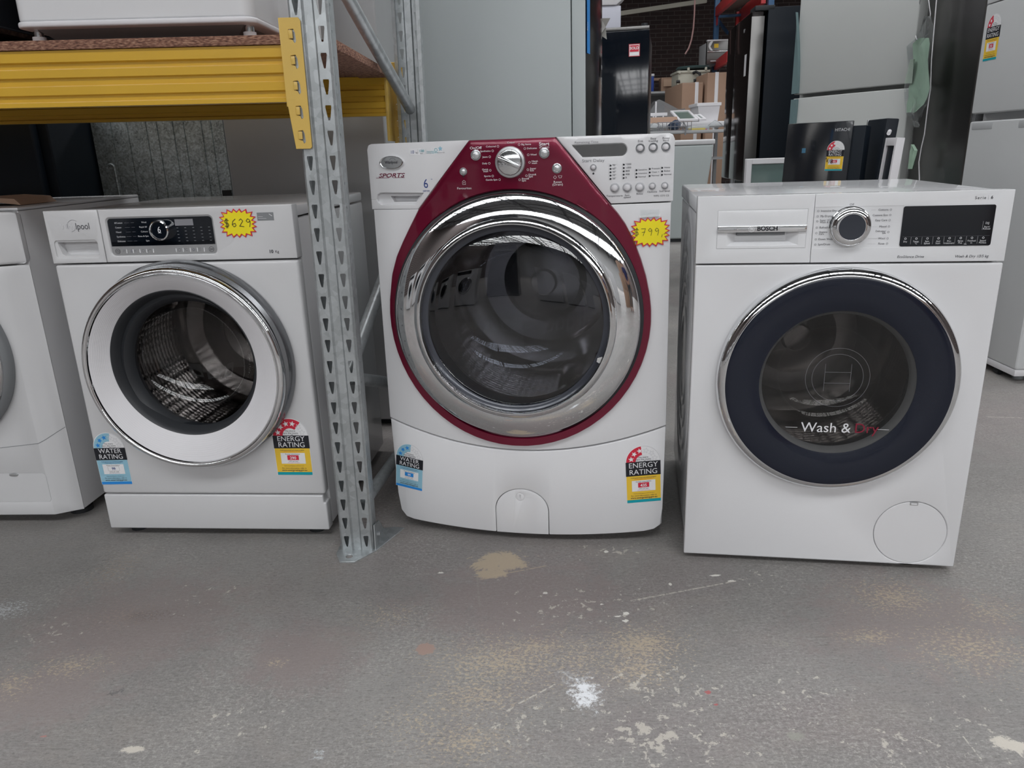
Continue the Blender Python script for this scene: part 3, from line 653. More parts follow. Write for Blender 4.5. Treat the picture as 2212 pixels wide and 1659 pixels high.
    def leds(u, z, items, dz=.0069, sz=.0052):
        for i, t in enumerate(items): A.disc(u, z-i*dz, .0020, INKK); A.text(t, u+.0038, z-i*dz+.0006, sz, INK, sx=1.15)
        A.line([(u-.0008,z+.003),(u-.003,z+.0015),(u-.003,z-dz*(len(items)-1)-.0015),(u-.0008,z-dz*(len(items)-1)-.003)], .0003, INKG)
    leds(.2092,.9068,['95°','60°','40°','30°','20°']); leds(.2370,.9078,['1200','1000','800','400','0'])
    leds(.2640,.8955,['Sensitive','Intensive','Normal'],.0072,.0045); leds(.2920,.8970,['Prewash','Clean +','Normal'],.0072,.0045); leds(.3180,.8985,['Heavy','Boiled','Normal'],.0072,.0045)
    for u,v,t in ((.218,.8435,'Temperature'),(.245,.8420,'Spin\nspeed'),(.2715,.8460,'Rinse'),(.298,.8495,'Options'),(.3245,.8500,'Soil level')): A.text(t,u,v,.0054,INK,'CENTER',sx=1.2)
    A.text('WFS 1273 CS',.3340,.8405,.0048,INK,'RIGHT',sx=1.2); A.build('printed_legend', cp)
    def button(par, u, v, r, rim, key):
        y = -bow(u); rm = lathe('button_rim', [(r,y+.002),(r,y-.0015),(r*.93,y-.0030),(r*.72,y-.0012),(r*.66,y-.0004),(r*.60,y-.0004)], u, v, rim, par, 32, 60)
        lathe('button', [(r*.64,y+.001),(r*.64,y-.0032),(r*.5,y-.0050),(0,y-.0056)], u, v, key, rm, 28, 60)
    for u in (.271,.298,.3245): button(cp, u, .9402+(u-.271)*.02, .0098, GREY, PLASTICW)
    button(cp, .1728,.9042,.0073,CHROME2,PLASTICW)
    for u in (.2183,.2449,.2715): button(cp,u,.8601,.0104,CHROME2,PLASTICW)
    for u in (.298,.3245): button(cp,u,.8615,.0080,CHROME2,PLASTICW)
    # maroon surround: polar strip from the door opening to its outer outline
    OUT = [(-.093,H),(.0925,H),(.2085,.8275),(.2250,.8090),(.2420,.7850),(.2616,.7470),(.2770,.7080),(.2895,.6680),(.2985,.6250)]
    OUT += [(-.0065+.3095*math.cos(math.radians(t)), .5715+.3095*math.sin(math.radians(t))) for t in range(4,-194,-6)]
    OUT += [(-.3020,.6750),(-.2859,.7186),(-.2662,.7539),(-.2458,.7876),(-.2225,.8245)]
    OUT = OUT[::-1]
    def rout(a):      # outline radius from the door centre, angle from +x
        c_, s_ = math.cos(a), math.sin(a); best = 9
        for (x1,z1),(x2,z2) in zip(OUT, OUT[1:]+OUT[:1]):
            dx,dz=x2-x1,z2-z1; X,Z=x1-cx,z1-cz; det=c_*dz-s_*dx
            if abs(det)<1e-12: continue
            t=(X*dz-Z*dx)/det; q=(X*s_-Z*c_)/det
            if t>0 and -1e-6<=q<=1+1e-6: best=min(best,t)
        return best
    angs = sorted(set([2*PI*i/240 for i in range(240)]+[math.atan2(z-cz,x-cx)%(2*PI) for x,z in ((-.093,H),(.0925,H),(.2085,.8275),(-.2225,.8245))]))
    bm = bmesh.new(); rows=[]
    for a in angs:
        ro = rout(a); ri=.2895; row=[]
        for j,(t,dy) in enumerate([(0,.03),(0,-.004),(.02,-.008),(.08,-.0105)]+[(.08+.84*q/5,-.0105+.0015*q/5*0) for q in range(1,6)]+[(1-.03,-.0085),(1,-.004),(1,.02)]):
            if ro-ri>.06 and 0<t<1:       # keep the edge rounding narrow on the wide top
                t2={.02:.0005,.08:.002}.get(t,t)/1 if t<.1 else t
                if t<.1: t2=t*.03/(ro-ri)
                elif t>.95: t2=1-.03*.03/(ro-ri)
                else: t2=t
            else: t2=t
            r_=ri+(ro-ri)*t2; x=cx+r_*math.cos(a); z=cz+r_*math.sin(a)
            row.append(bm.verts.new((x, dy-bow(x), z)))
        rows.append(row)
    n=len(rows)
    for i in range(n):
        A_,B_=rows[i],rows[(i+1)%n]
        for j in range(len(A_)-1): bm.faces.new((A_[j],A_[j+1],B_[j+1],B_[j]))
    bmesh.ops.recalc_face_normals(bm, faces=bm.faces)
    sur = from_bm('door_surround', bm, MAROON, R, True, 40)
    ms = lambda u,v,l: bsurf(u,v,.0108+l)
    A = Art(ms)
    A.text('On/Off',-.079,.9520,.0075,INKW,'CENTER',sx=1.2,bold=.01); A.text('Start',.0700,.9555,.0095,INKW,'CENTER',sx=1.2,bold=.02); A.text('(Pause)',.0700,.9490,.006,INKW,'CENTER',sx=1.2)
    A.text('Favourites',-.1090,.8685,.0064,INKW,'CENTER',sx=1.25); A.line([(-.1125,.8765),(-.1125,.883),(-.109,.8855),(-.1055,.883),(-.1055,.8765),(-.1125,.8765)],.0005,INKW); A.text('F',-.109,.880,.005,INKW,'CENTER')
    A.text('Reset\n(Drain)',.0975,.8740,.0066,INKW,'CENTER',sx=1.2); A.line([(.0885,.8865),(.092,.890),(.0955,.8865),(.092,.883),(.0885,.8865)],.0005,INKW); A.line([(.099,.8895),(.107,.8895),(.105,.885),(.101,.885),(.099,.8895)],.0005,INKW)
    for i,(t) in enumerate(['Cotton','Coloured','Synthetics','Jeans','Daily','Quick\nwash','Sports','Gentle Spin']):
        P_=[(-.001,.9605),(-.034,.9540),(-.046,.9450),(-.053,.9330),(-.0545,.9195),(-.053,.9050),(-.0480,.8930),(-.033,.8850)][i]
        A.text(t,P_[0],P_[1],.0049,INKW,'CENTER' if i==0 else 'RIGHT',sx=1.15,bold=.008)
        if i: A.ring(P_[0]+.0045,P_[1],.0018,.0024,INKW,n=12)
    for i,(t) in enumerate(['Big Items','Delicates','Wool','Hand-\nwash','Super\nEco','Drain&\nSpin','Rinse&\nSpin']):
        P_=[(.0210,.9560),(.0330,.9475),(.0400,.9345),(.0425,.9190),(.0385,.9040),(.0350,.8915),(.0200,.8835)][i]
        A.text(t,P_[0],P_[1],.0050,INKW,sx=1.15,bold=.008); A.ring(P_[0]-.0045,P_[1],.0018,.0024,INKW,n=12)
    A.disc(-.1095,.8935,.0016,INKK); A.disc(.0975,.8960,.0016,INKK); A.build('printed_legend', sur)
    def mbutton(u, v, r, rim):
        y=-bow(u)-.0105; rm=lathe('button_rim', [(r,y+.004),(r,y-.0018),(r*.94,y-.003),(r*.74,y-.001),(r*.68,y-.0005)], u, v, rim, sur, 36, 60)
        lathe('button', [(r*.68,y+.001),(r*.68,y-.0032),(r*.55,y-.0052),(0,y-.0058)], u, v, mat('silver_button', (.6,.61,.62), .25, .6) if 'silver_button' not in bpy.data.materials else bpy.data.materials['silver_button'], rm, 32, 60)
    mbutton(-.0790,.9375,.0118,CHROME2); mbutton(.0700,.9370,.0118,CHROME2); mbutton(-.1090,.9040,.0088,CHROME); mbutton(.0965,.9050,.0110,CHROME)
    # programme knob with a diagonal grip
    ky=-bow(0)-.0105; ku,kv=-.0035,.9205
    kn = lathe('programme_knob', [(.0330,ky+.002),(.0330,ky-.006),(.0315,ky-.009),(.0270,ky-.0100),(.0262,ky-.0085),(0,ky-.0080)], ku, kv, SILVER, sur, 64, 50)
    lathe('knob_cup', [(.0262,ky-.0085),(.0262,ky-.0150),(.0240,ky-.0170),(0,ky-.0150)], ku, kv, CHROME2, kn, 64, 50)
    bm=bmesh.new(); add_box(bm,-.0262,.0262,-.012,0,-.0062,.0062); 
    for v_ in bm.verts:
        if v_.co.y<-.006: v_.co.z*=.45
    bm.normal_update(); bevel(bm,.0012,2); bmesh.ops.transform(bm, matrix=Matrix.Translation((ku,ky-.0150,kv)) @ Matrix.Rotation(math.radians(24),4,'Y'), verts=bm.verts)
    from_bm('knob_grip', bm, CHROME2, kn)
    # door
    by=-bow(0)
    dr = lathe('door', [(.2835,by+.035),(.2835,by-.008),(.2830,by-.012),(.2818,by-.0142),(.2800,by-.0152),(.2790,by-.0160),(.2740,by-.0184),(.270,by-.0202),(.266,by-.0218),(.262,by-.0233),(.258,by-.0247),(.254,by-.0259),(.250,by-.0270),(.246,by-.0280),(.242,by-.0288),(.238,by-.0295),(.2345,by-.0300),(.2320,by-.0302)], cx, cz, CHROME, R, 160, 50)
    lathe('door_gap', [(.2910,by+.030),(.2908,by+.004),(.2860,by+.002),(.2800,by+.002),(.2800,by+.03)], cx, cz, BLACKM, dr, 128, 50)
    rim_prof=[(.2328,-.0296),(.2324,-.0325),(.2310,-.0342),(.2275,-.0368),(.2240,-.0388),(.2200,-.0402),(.2180,-.0400),(.2165,-.0380),(.2148,-.0330),(.2142,-.0270)]
    lathe('chrome_rim', [(r_,by+y) for r_,y in rim_prof], cx, cz, CHROME, dr, 160, 24)
    lathe('inner_bezel', [(.2150,by-.0260),(.2100,by-.0220),(.2045,by-.0200),(.2025,by-.0195)], cx, cz, mat('dark_bezel',(.05,.055,.07),.25,.3,coat=.5), dr, 128, 60)
    lathe('door_glass', [(.2035,by-.0195),(.198,by-.0215),(.17,by-.0270),(.12,by-.0325),(.06,by-.0350),(0,by-.0358)], cx, cz, GLASSM, dr, 128, 60)
    bm=bmesh.new(); 
    q=[(.205,.497),(.190,.4930),(.188,.484),(.198,.478)]
    from_bm('pull_tab', prism_bm([(cx+a,b) for a,b in q], by-.034, by-.022), CHROME, dr)
    lathe('glass_bowl', [(.203,by-.017),(.195,by+.03),(.17,by+.085),(.13,by+.115),(.06,by+.128),(0,by+.130)], cx, cz, GLASS, dr, 96, 60)
    lathe('door_liner', [(.262,by+.03),(.235,by-.01),(.215,by-.01),(.204,by-.016)], cx, cz, RUBBER, dr, 96, 60)
    drum(R, cx, cz, .222, .275, .03, .50, (60,175,290))
    rating_label('water_rating_label', R, bsurf, -.3430, .1215, 'water', '99', 3.2, -.10, .076, .125, True)
    rating_label('energy_rating_label', R, bsurf, .2545, .1080, 'energy', '435', 2.8, .045, .083, .150)
    bpy.data.objects['energy_rating_label.001'].data  # second copy of the sticker kind
    feet(R, 2*W2-.05, .70, .031, .12, .024); return R
washer_middle()

# ---- right washer: black glass door
def washer_right():
    W2, H, D, Z0 = .2985, .8409, .600, .0129
    R = empty('washing_machine', (.6908,1.5249,0), -.1682, 'white front-loading washer dryer with a black glass door, black touch display and glossy lid', 'washing machine')
    cx, cz = .0005, .4500
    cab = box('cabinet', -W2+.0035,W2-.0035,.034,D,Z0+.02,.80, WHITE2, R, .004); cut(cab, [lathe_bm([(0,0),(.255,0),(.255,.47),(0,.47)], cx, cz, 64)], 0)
    SIDE = cab
    lathe_h = lambda r: lathe_bm([(0,-.1),(r,-.1),(r,.1),(0,.1)], cx, cz, 96)
    o = box('front_panel', -W2,W2,0,.034,Z0,.6995, WHITE, R, 0); fx, fz = .1965,.0935
    cut(o, [lathe_h(.205), lathe_bm([(0,-.01),(.0770,-.01),(.0770,.006),(0,.006)], fx, fz, 72)], .004, 3)
    fl_ = lathe('pump_flap', [(.0762,.006),(.0762,.0010),(.0752,.0003),(0,.0003)], fx, fz, WHITE, R, 72)
    box('flap_latch', fx-.0085,fx+.0085,-.0008,.003,.1625,.1700, SILVER, fl_, .0008); box('latch_slot', fx-.0062,fx+.0062,-.0012,.001,.1640,.1672, INKW, fl_, .0003)
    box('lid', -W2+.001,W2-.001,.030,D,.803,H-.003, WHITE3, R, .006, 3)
    # detergent drawer housing
    d = box('detergent_drawer', -W2,-.0690,0,.034,.7035,H, WHITE3, R, 0)
    gx0,gx1,gz0,gz1=-.2580,-.0800,.7335,.8125
    cut(d, [cutter_box(gx0,gx1,-.01,.0008,gz0,gz1), cutter_box(-.2490,-.0820,-.01,.0205,.7350,.7725)], .0020, 3)
    # raised face of the drawer front with a tapered finger scoop
    f_ = box('drawer_front', gx0+.0008,gx1-.0008,-.0008,.02,gz0+.0008,gz1-.0008, WHITE3, d, 0)
    bm = bmesh.new(); a=[(-.2470,-.01,.7355),(-.0840,-.01,.7355),(-.0840,-.01,.7720),(-.2470,-.01,.7720)]; b=[(-.2200,.016,.7480),(-.1170,.016,.7480),(-.1170,.016,.7690),(-.2200,.016,.7690)]
    va=[bm.verts.new(p) for p in a]; vb=[bm.verts.new(p) for p in b]; bm.faces.new(va); bm.faces.new(vb[::-1])
    for i in range(4): bm.faces.new((va[i],vb[i],vb[(i+1)%4],va[(i+1)%4]))
    cut(f_, [bm, cutter_box(-.2170,-.1200,-.01,.019,.7600,.7690)], .001, 2)
    box('scoop_shadow', -.2165,-.1205,.010,.0185,.7600,.7685, GREY, f_, .001)
    h = box('chrome_handle', gx0+.001,gx1-.001,-.0052,.0005,.7675,.7805, CHROME, f_, .0012)
    A = Art(flat(-.0052)); A.text('BOSCH',-.1785,.7745,.0125,INKK,bold=.035); A.ring(-.1895,.7740,.0052,.0060,INKW); A.ring(-.1895,.7740,.0030,.0036,INKW); A.rect(-.1915,-.1875,.7732,.7748,INKW); A.build('handle_writing', h)
    o = box('control_panel', -.0680,W2,0,.034,.7035,H, WHITE3, R, 0)
    cut(o, [cutter_box(-.0672,.1000,-.01,.0006,.7325,.8150)], .0035, 3)
    A = Art(flat()); A.poly(rrect(.1000,.2685,.7345,.8135,.004), BLACK, .0010)
    icons=[('Dry',''),('Temp.','°C'),('Spin','Speed'),('Anti','Stain'),('Pre-','treatment'),('Rinse','Plus'),('Finished','in'),('Speed','Perfect')]
    for i,(a_,b_) in enumerate(icons):
        u=.1100+.0205*i; A.text(a_,u,.7440,.0046,INKW,'CENTER',.0014); A.text(b_,u,.7400,.0046,INKW,'CENTER',.0014); A.ring(u,.7498,.0014,.0021,INKW,.0014,n=12)
        if i<7: A.rect(u+.0102,u+.0105,.7385,.7530,INKL,.0014)
    A.line([(.104,.7535),(.2645,.7540)],.0002,INKG,.0014)
    A.text('Start/\nReload',.2570,.7690,.0048,INKW,'CENTER',.0014); A.text('D||',.2570,.7780,.0055,INKW,'CENTER',.0014); A.rect(.2490,.2493,.7650,.7820,INKL,.0014); A.text('On',.222,.7378,.004,INKW,'CENTER',.0014)
    A.text('Serie',.2280,.8268,.0080,INK,sp=1.25); A.rect(.2520,.2523,.8225,.8310,INKG); A.text('6',.2565,.8270,.0085,INK,bold=.02)
    A.text('EcoSilence Drive',.0985,.7135,.0074,INK,shear=.2); A.text('Wash & Dry 10/5 kg',.2685,.7132,.0074,INK,'RIGHT',shear=.2)
    A.text('Off',.0020,.8190,.0062,INKG,'CENTER')
    zs=[.8075,.7970,.7870,.7745,.7635,.7510,.7405]
    for i,t in enumerate(['Intensive Dry','My Drying Time','Super 15\'/\nWash & Dry 60\'','Refresh','Hygiene\nCare','Down Wear','Spin/Drain']):
        z=zs[i]; A.text(t,-.0560,z,.0056 if '\n' not in t else .005,INK); A.ring(-.0610,z,.0014,.0020,INKG,n=12)
        A.line([(-.056+.0031*max(map(len,t.split('\n'))),z),(-.036 if abs(i-3)>2 else -.039,z)],.0002,INKG) if len(t)<10 or i in (0,6) else None
    for i,t in enumerate(['Cottons','Cottons Eco','Easy Care','Mixed','Delicates/\nSilk','Wool','Rinse']):
        z=zs[i]; A.text(t,.0720,z,.0056 if '\n' not in t else .005,INK,'RIGHT'); A.ring(.0765,z,.0014,.0020,INKG,n=12); A.line([(.0395,z),(.0700-.0031*max(map(len,t.split('\n'))),z)],.0002,INKG)
    A.build('printed_legend', o)
    k = lathe('programme_knob', [(.0400,.0006),(.0400,-.0040),(.0385,-.0045),(.0382,-.0020),(.0374,-.0020),(.0374,-.0140),(.0360,-.0160),(.0262,-.0200),(.0255,-.0198)], .0020,.7760, CHROME, R, 72, 40)
    lathe('knob_face', [(.0256,-.0197),(.015,-.0192),(0,-.0190)], .0020,.7760, mat('slate_face',(.025,.03,.042),.4), k, 64, 60)
    # door
    dr = lathe('door', [(.2450,0),(.2460,-.003),(.2460,-.016),(.2445,-.022),(.2410,-.0265),(.2310,-.0330),(.2290,-.0330)], cx, cz, CHROME, R, 160, 45)
    lathe('glass_ring', [(.2292,-.0328),(.2275,-.0335),(.215,-.0345),(.185,-.0330),(.165,-.0290),(.1575,-.0265)], cx, cz, NAVYGLASS, dr, 160, 60)
    lathe('door_window', [(.1578,-.0266),(.1540,-.0258),(.12,-.0275),(.06,-.0290),(0,-.0293)], cx, cz, GLASSB, dr, 128, 60)
    lathe('window_edge', [(.1585,-.0262),(.1560,-.0230),(.1500,-.014),(.1490,-.005)], cx, cz, GREY, dr, 128, 60)
    lathe('glass_bowl', [(.152,-.010),(.146,.03),(.128,.075),(.09,.10),(.04,.108),(0,.109)], cx, cz, GLASS, dr, 96, 60)
    def ds(u,v,l):
        r_=math.hypot(u-cx,v-cz); y=-.0293+.0027*(r_/.12)**2*.65 if r_<.15 else -.0290
        return (u, y-l, v)
    A = Art(ds); A.text('Wash &',-.0640,.3510,.0315,INKW); A.text('Dry',.0450,.3510,.0315,mat('crimson_ink',(.22,.008,.03),.4)); A.rect(-.0955,-.0710,.3503,.3511,INKW); A.rect(.0905,.1150,.3503,.3511,INKW)
    ax, az = .0005,.4650
    for r_ in (.051,.064): A.ring(ax,az,r_,r_+.0005,INKG,n=72)
    A.line([(ax-.026,az-.012),(ax+.026,az-.012),(ax+.026,az+.012),(ax-.026,az+.012),(ax-.026,az-.012)],.0006,INKG); A.line([(ax-.026,az-.03),(ax-.026,az+.03)],.0005,INKG); A.line([(ax+.026,az-.03),(ax+.026,az+.03)],.0005,INKG)
    A.build('glass_print', dr)
    drum(R, cx, cz, .168, .240, .055, .43, (85,205,325))
    # swirl pressed into the left side, drawn as raised crescents
    xs=-W2+.0035
    def cres(y,z,ry,rz,a0,a1,w):
        bm=bmesh.new(); n=28; rows=[]
        for i in range(n+1):
            t=i/n; a=math.radians(a0+(a1-a0)*t); ww=w*math.sin(PI*min(.97,max(.03,t)))+.001; row=[]
            for q in (-1,-.6,-.2,.2,.6,1):
                rr=1+q*ww/rz; hh=.0035*(1-q*q)**.5
                row.append(bm.verts.new((xs-hh+.0005, y+ry*rr*math.cos(a), z+rz*rr*math.sin(a))))
            rows.append(row)
        for A_,B_ in zip(rows,rows[1:]):
            for q in range(5): bm.faces.new((A_[q],A_[q+1],B_[q+1],B_[q]))
        bmesh.ops.recalc_face_normals(bm, faces=bm.faces); from_bm('pressed_swirl', bm, WHITE2, SIDE, True, 60)
    for ry,rz,z in ((.235,.33,.45),(.19,.26,.44),(.145,.19,.43),(.10,.12,.42)): cres(.30,z,ry,rz,185,-10,.020); cres(.30,z,ry,rz,170,365,.014)
    feet(R, 2*W2, D, Z0+.02, .06); return R
washer_right()

# ---- left-edge dryer
def dryer_left():
    F = at(150,1133,1.86); fx = on_floor(150,1133)
    yaw=-.06; ux,uy=math.cos(yaw),math.sin(yaw); W=.60
    cx_,cy_= fx.x-ux*W/2+.03, fx.y-uy*W/2
    R = empty('washing_machine', (cx_,cy_,0), yaw, 'white front loader at the left edge, barcode sticker on its side, small filter flap', 'washing machine')
    W2=.297; cx,cz=-.012,.485
    out=lambda z0,z1:[(-W2,z0),(W2,z0),(W2,z1),(-W2,z1)]
    def wf(co): # front face turned back toward both sides
        x=co.x; e=max(0,abs(x)-.235); 
        return (x, co.y+ (e*.55 if co.y<.02 else 0), co.z)
    c = box('cabinet', -W2,W2,.036,.60,.03,.842, WHITE2, R, .004); cut(c, [lathe_bm([(0,0),(.24,0),(.24,.4),(0,.4)], cx, cz, 64)], 0)
    o = box('front_panel', -W2,W2,0,.034,.03,.710, WHITE2, R, 0)
    cut(o, [lathe_bm([(0,-.1),(.19,-.1),(.19,.1),(0,.1)], cx, cz, 80), prism_bm(rrect(.055,.235,.068,.155,.012), -.01,.0015)], .003, 2); warp(o, wf, [-.27,-.235,.235,.25,.27])
    f_ = from_bm('filter_flap', prism_bm(rrect(.0565,.2335,.0695,.1535,.0105), .0003,.004), WHITE2, R); lathe('flap_pull',[(0,-.003),(.004,-.002),(.0045,.001)],0,0,SILVER,f_,16); g=f_.children[0]; g.scale=(3,1,1); g.location=(.145,0,.150)
    cp = box('control_panel', -W2,W2,0,.034,.714,.842, WHITE2, R, 0); cut(cp, [], .008, 3); warp(cp, wf, [-.27,-.235,.235,.25,.27])
    box('lid', -W2,W2,.036,.60,.8425,.850, WHITE2, R, .003)
    # lower skirt seam sweeping up to the right
    A = Art(lambda u,v,l:(u, -l+max(0,abs(u)-.235)*.55, v)); A.line([(-.29,.20),(0,.215),(.1,.226),(.235,.240),(.25,.247),(.275,.262),(.296,.274)],.0016,GREY,.0004); A.build('skirt_seam', o)
    dr = lathe('door', [(.236,0),(.238,-.012),(.233,-.024),(.226,-.030)], cx, cz, GREY, R, 128, 60)
    lathe('chrome_hoop', [(.2265,-.028),(.224,-.036),(.216,-.040),(.207,-.036),(.204,-.030)], cx, cz, CHROME, dr, 128, 60)
    lathe('door_window', [(.2045,-.031),(.19,-.026),(.10,-.034),(0,-.037)], cx, cz, mat('grey_window',(.15,.15,.15),.22,.3,coat=.7), dr, 128, 60)
    A = Art(lambda u,v,l:(W2+l, u, v)); 
    A.rect(.235,.335,.745,.792,LGREY,.0003); rnd=random.Random(3); x=.24
    while x<.325:
        w_=rnd.choice([.0008,.0014,.002]); A.rect(x,x+w_,.758,.776,INK,.0006); x+=w_+rnd.choice([.0008,.0014])
    A.text('SNC 3308',.275,.784,.008,INK,lift=.0006); A.text('8040202000360',.242,.7525,.006,INK,lift=.0006); A.build('barcode_label', c)
    feet(R, .6, .6, .032, .09, .03); return R
dryer_left()

pc=at(28,447,2.0); bm=prism_bm([(-.25,0),(-.02,.004),(.035,-.004),(.02,.012),(-.05,.018),(-.25,.012)],0,.16); o=from_bm('cardboard_scrap',bm,CARD,None,False); o.location=(pc.x,1.98,.8515+.004); tag(o,'torn brown cardboard scrap lying on top of the leftmost machine','cardboard')
# ------------------------------------------------------------------ price tags, hand written
STROKES={'$':[[(.8,.78),(.5,.9),(.2,.78),(.25,.55),(.7,.45),(.75,.2),(.45,.08),(.15,.2)],[(.42,1.05),(.38,-.08)],[(.58,1.05),(.54,-.08)]],
 '6':[[(.75,.95),(.35,.7),(.2,.3),(.45,.05),(.75,.2),(.65,.45),(.25,.35)]],'2':[[(.2,.75),(.5,.95),(.75,.7),(.2,.1),(.4,.12),(.85,.05)]],
 '9':[[(.75,.75),(.45,.95),(.2,.7),(.45,.5),(.75,.7),(.72,.4),(.6,0)]],'7':[[(.15,.9),(.8,.92),(.45,.0)],[(.25,.45),(.75,.5)]],',':[[(.3,.1),(.2,-.25)],[(.5,.15),(.8,.2)]]}
def price_tag(name, parent_M, surf, u, v, txt, w, rx, ry, lift, label, curl=.0):
    n=19; rnd=random.Random(len(txt)); pts=[]
    for i in range(2*n):
        a=2*PI*i/(2*n)+.07; k=1 if i%2==0 else .79; 
        q=(abs(math.cos(a))**3.4+abs(math.sin(a))**3.4)**(-1/3.4)
        pts.append((rx*k*q*math.cos(a), ry*k*q*math.sin(a)))
    A=Art(lambda x,y,l: parent_M @ Vector(surf(u+x, v+y, lift+l+curl*((x/rx)**2))))
    # card body
    bmv=[tuple(A.surf(x*1.0,y*1.0,0)) for x,y in pts]; 
    A.poly([(x,y) for x,y in pts], RED, 0); A.poly([(x*.91,y*.89) for x,y in pts], YELB, .0006)
    # edge of the card
    k0=len(A.v); ring=[A.surf(x,y,0) for x,y in pts]; back=[A.surf(x,y,-min(lift*.8,.001)) for x,y in pts]; A.v+=ring+back; m_=A.mats.index(RED)
    for i in range(2*n): A.f.append([k0+i,k0+(i+1)%(2*n),k0+2*n+(i+1)%(2*n),k0+2*n+i]); A.mi.append(m_)
    s=ry*(.60 if len(txt)<5 else .52); x0=-len(txt)*s*.43
    for ch in txt:
        for st in STROKES[ch]: A.line([(x0+p[0]*s*.85, (p[1]-.45)*s) for p in st], w, INKK, .0012)
        x0+=s*.86
    A.line([(-rx*.75,ry*.62),(-rx*.62,ry*.62)],.0006,INKG,.0012)
    o=A.build(name,None); tag(o,label,'price tag'); return o
ML=Matrix.Translation((-.7814,1.7581,0))@Matrix.Rotation(-.0866,4,'Z')
MM=Matrix.Translation((.0255,1.7205,0))@Matrix.Rotation(-.1803,4,'Z')
price_tag('price_tag', ML, flat(), .1680,.8060,'$629',.0014,.0440,.0330,.0016,'yellow starburst price tag marked $629 beside the black display of the left washing machine')
price_tag('price_tag', MM, bsurf, .2960,.7640,'$799,',.0009,.0430,.0325,.0030,'yellow starburst price tag marked $799 taped beside the maroon door surround')
A=Art(lambda x,y,l: MM@Vector(bsurf(x,y,l))); A.poly([(.272,.796),(.316,.797),(.318,.803),(.300,.8035),(.272,.8000)],PAPER,.0045); A.rect(.274,.314,.792,.8120,PLAS,.0052); tag(A.build('adhesive_tape',None),'clear and white sticky tape holding the $799 tag on the middle machine','tape')

# ------------------------------------------------------------------ pallet rack
RX0,RY0,RYAW,RLEAN=-.4405,1.6599,-.0295,.0127
RM=Matrix.Translation((RX0,RY0,0))@Matrix.Rotation(RYAW,4,'Z')@Matrix(((1,0,RLEAN,0),(0,1,0,0),(-RLEAN,0,1,0),(0,0,0,1)))
rack=empty('pallet_rack',(0,0,0),0,'galvanised pallet rack frame with yellow beams over the left machines','rack'); rack.matrix_world=RM
PITCH=.0502
def rack_post(name, u0, y0, z0, z1, face=1, skew=0):
    """perforated upright: web toward the aisle when face=1; cells with a tapered slot"""
    v=[]; f=[]
    w=.080
    def P(u,d,z): return (u0+u, y0+face*d, z)
    def quad(a,b,z0_,z1_):
        k=len(v); v.extend([P(*a,z0_),P(*b,z0_),P(*b,z1_),P(*a,z1_)]); f.append((k,k+1,k+2,k+3))
    prof=[(0,.048),(0,.004),(.004,0)], [(.027,0),(.031,.0045),(.0485,.0045),(.0525,0)], [(.076,0),(.080,.004)]
    n=int((z1-z0)/PITCH); zz=[z0+PITCH*i for i in range(n+1)]
    for a,b in zip(prof[0],prof[0][1:]): quad(a,b,z0,z1)
    for a,b in zip(prof[1],prof[1][1:]): quad(a,b,z0,z1)
    quad(prof[2][0],prof[2][1],z0,z1)
    def cell(ua,ub,za,zb,hole):
        k=len(v); m=len(hole); rect=[]
        cu=sum(p[0] for p in hole)/m; cz_=sum(p[1] for p in hole)/m
        for hu,hz in hole:
            du,dz=hu-cu,hz-cz_; s=min(((ub-cu) if du>0 else (ua-cu))/du if abs(du)>1e-9 else 9e9, ((zb-cz_) if dz>0 else (za-cz_))/dz if abs(dz)>1e-9 else 9e9); rect.append((cu+du*s, cz_+dz*s))
        # make sure the corners exist
        corners=[(ua,za),(ub,za),(ub,zb),(ua,zb)]
        for c_ in corners:
            j=min(range(m), key=lambda i:(rect[i][0]-c_[0])**2+(rect[i][1]-c_[1])**2); rect[j]=c_
        return k,rect
    for z in zz[:-1]:
        for ua,ub in ((.004,.027),(.0525,.076)):
            c=(ua+ub)/2; h=[(c-.0018,z+.010),(c+.0018,z+.010),(c+.0035,z+.018),(c+.0065,z+.036),(c+.0055,z+.0395),(c-.0055,z+.0395),(c-.0065,z+.036),(c-.0035,z+.018)]
            k,rect=cell(ua,ub,z,z+PITCH,h); m=len(h)
            v.extend([P(hu,0,hz) for hu,hz in h]); v.extend([P(ru,0,rz) for ru,rz in rect])
            for i in range(m): f.append((k+i,k+(i+1)%m,k+m+(i+1)%m,k+m+i))
        # side flange with a round hole
        cz_=z+PITCH*.62; h=[(.018+.0028*math.cos(PI/4*i+PI/8), cz_+.0034*math.sin(PI/4*i+PI/8)) for i in range(8)]
        k,rect=cell(.004,.048,z,z+PITCH,h); v.extend([(u0+w,y0+face*d,hz) for d,hz in h]); v.extend([(u0+w,y0+face*d,rz) for d,rz in rect])
        for i in range(8): f.append((k+i,k+(i+1)%8,k+8+(i+1)%8,k+8+i))
    quad((.080,.048),(.070,.052),z0,z1); quad((0,.048),(.010,.052),z0,z1)
    bm=bmesh.new(); vs=[bm.verts.new(p) for p in v]
    for q in f: bm.faces.new([vs[i] for i in q])
    bmesh.ops.remove_doubles(bm,verts=bm.verts,dist=.0004); bmesh.ops.recalc_face_normals(bm,faces=bm.faces); o=from_bm(name,bm,GALV,rack,False)
    md=o.modifiers.new('s','SOLIDIFY'); md.thickness=.0018; md.offset=0
    return o
fp=rack_post('upright',0,0,.004,2.6); fp['label']='front upright with tapered slots'
rp=rack_post('upright',.088,.79,.004,2.6,-1); 
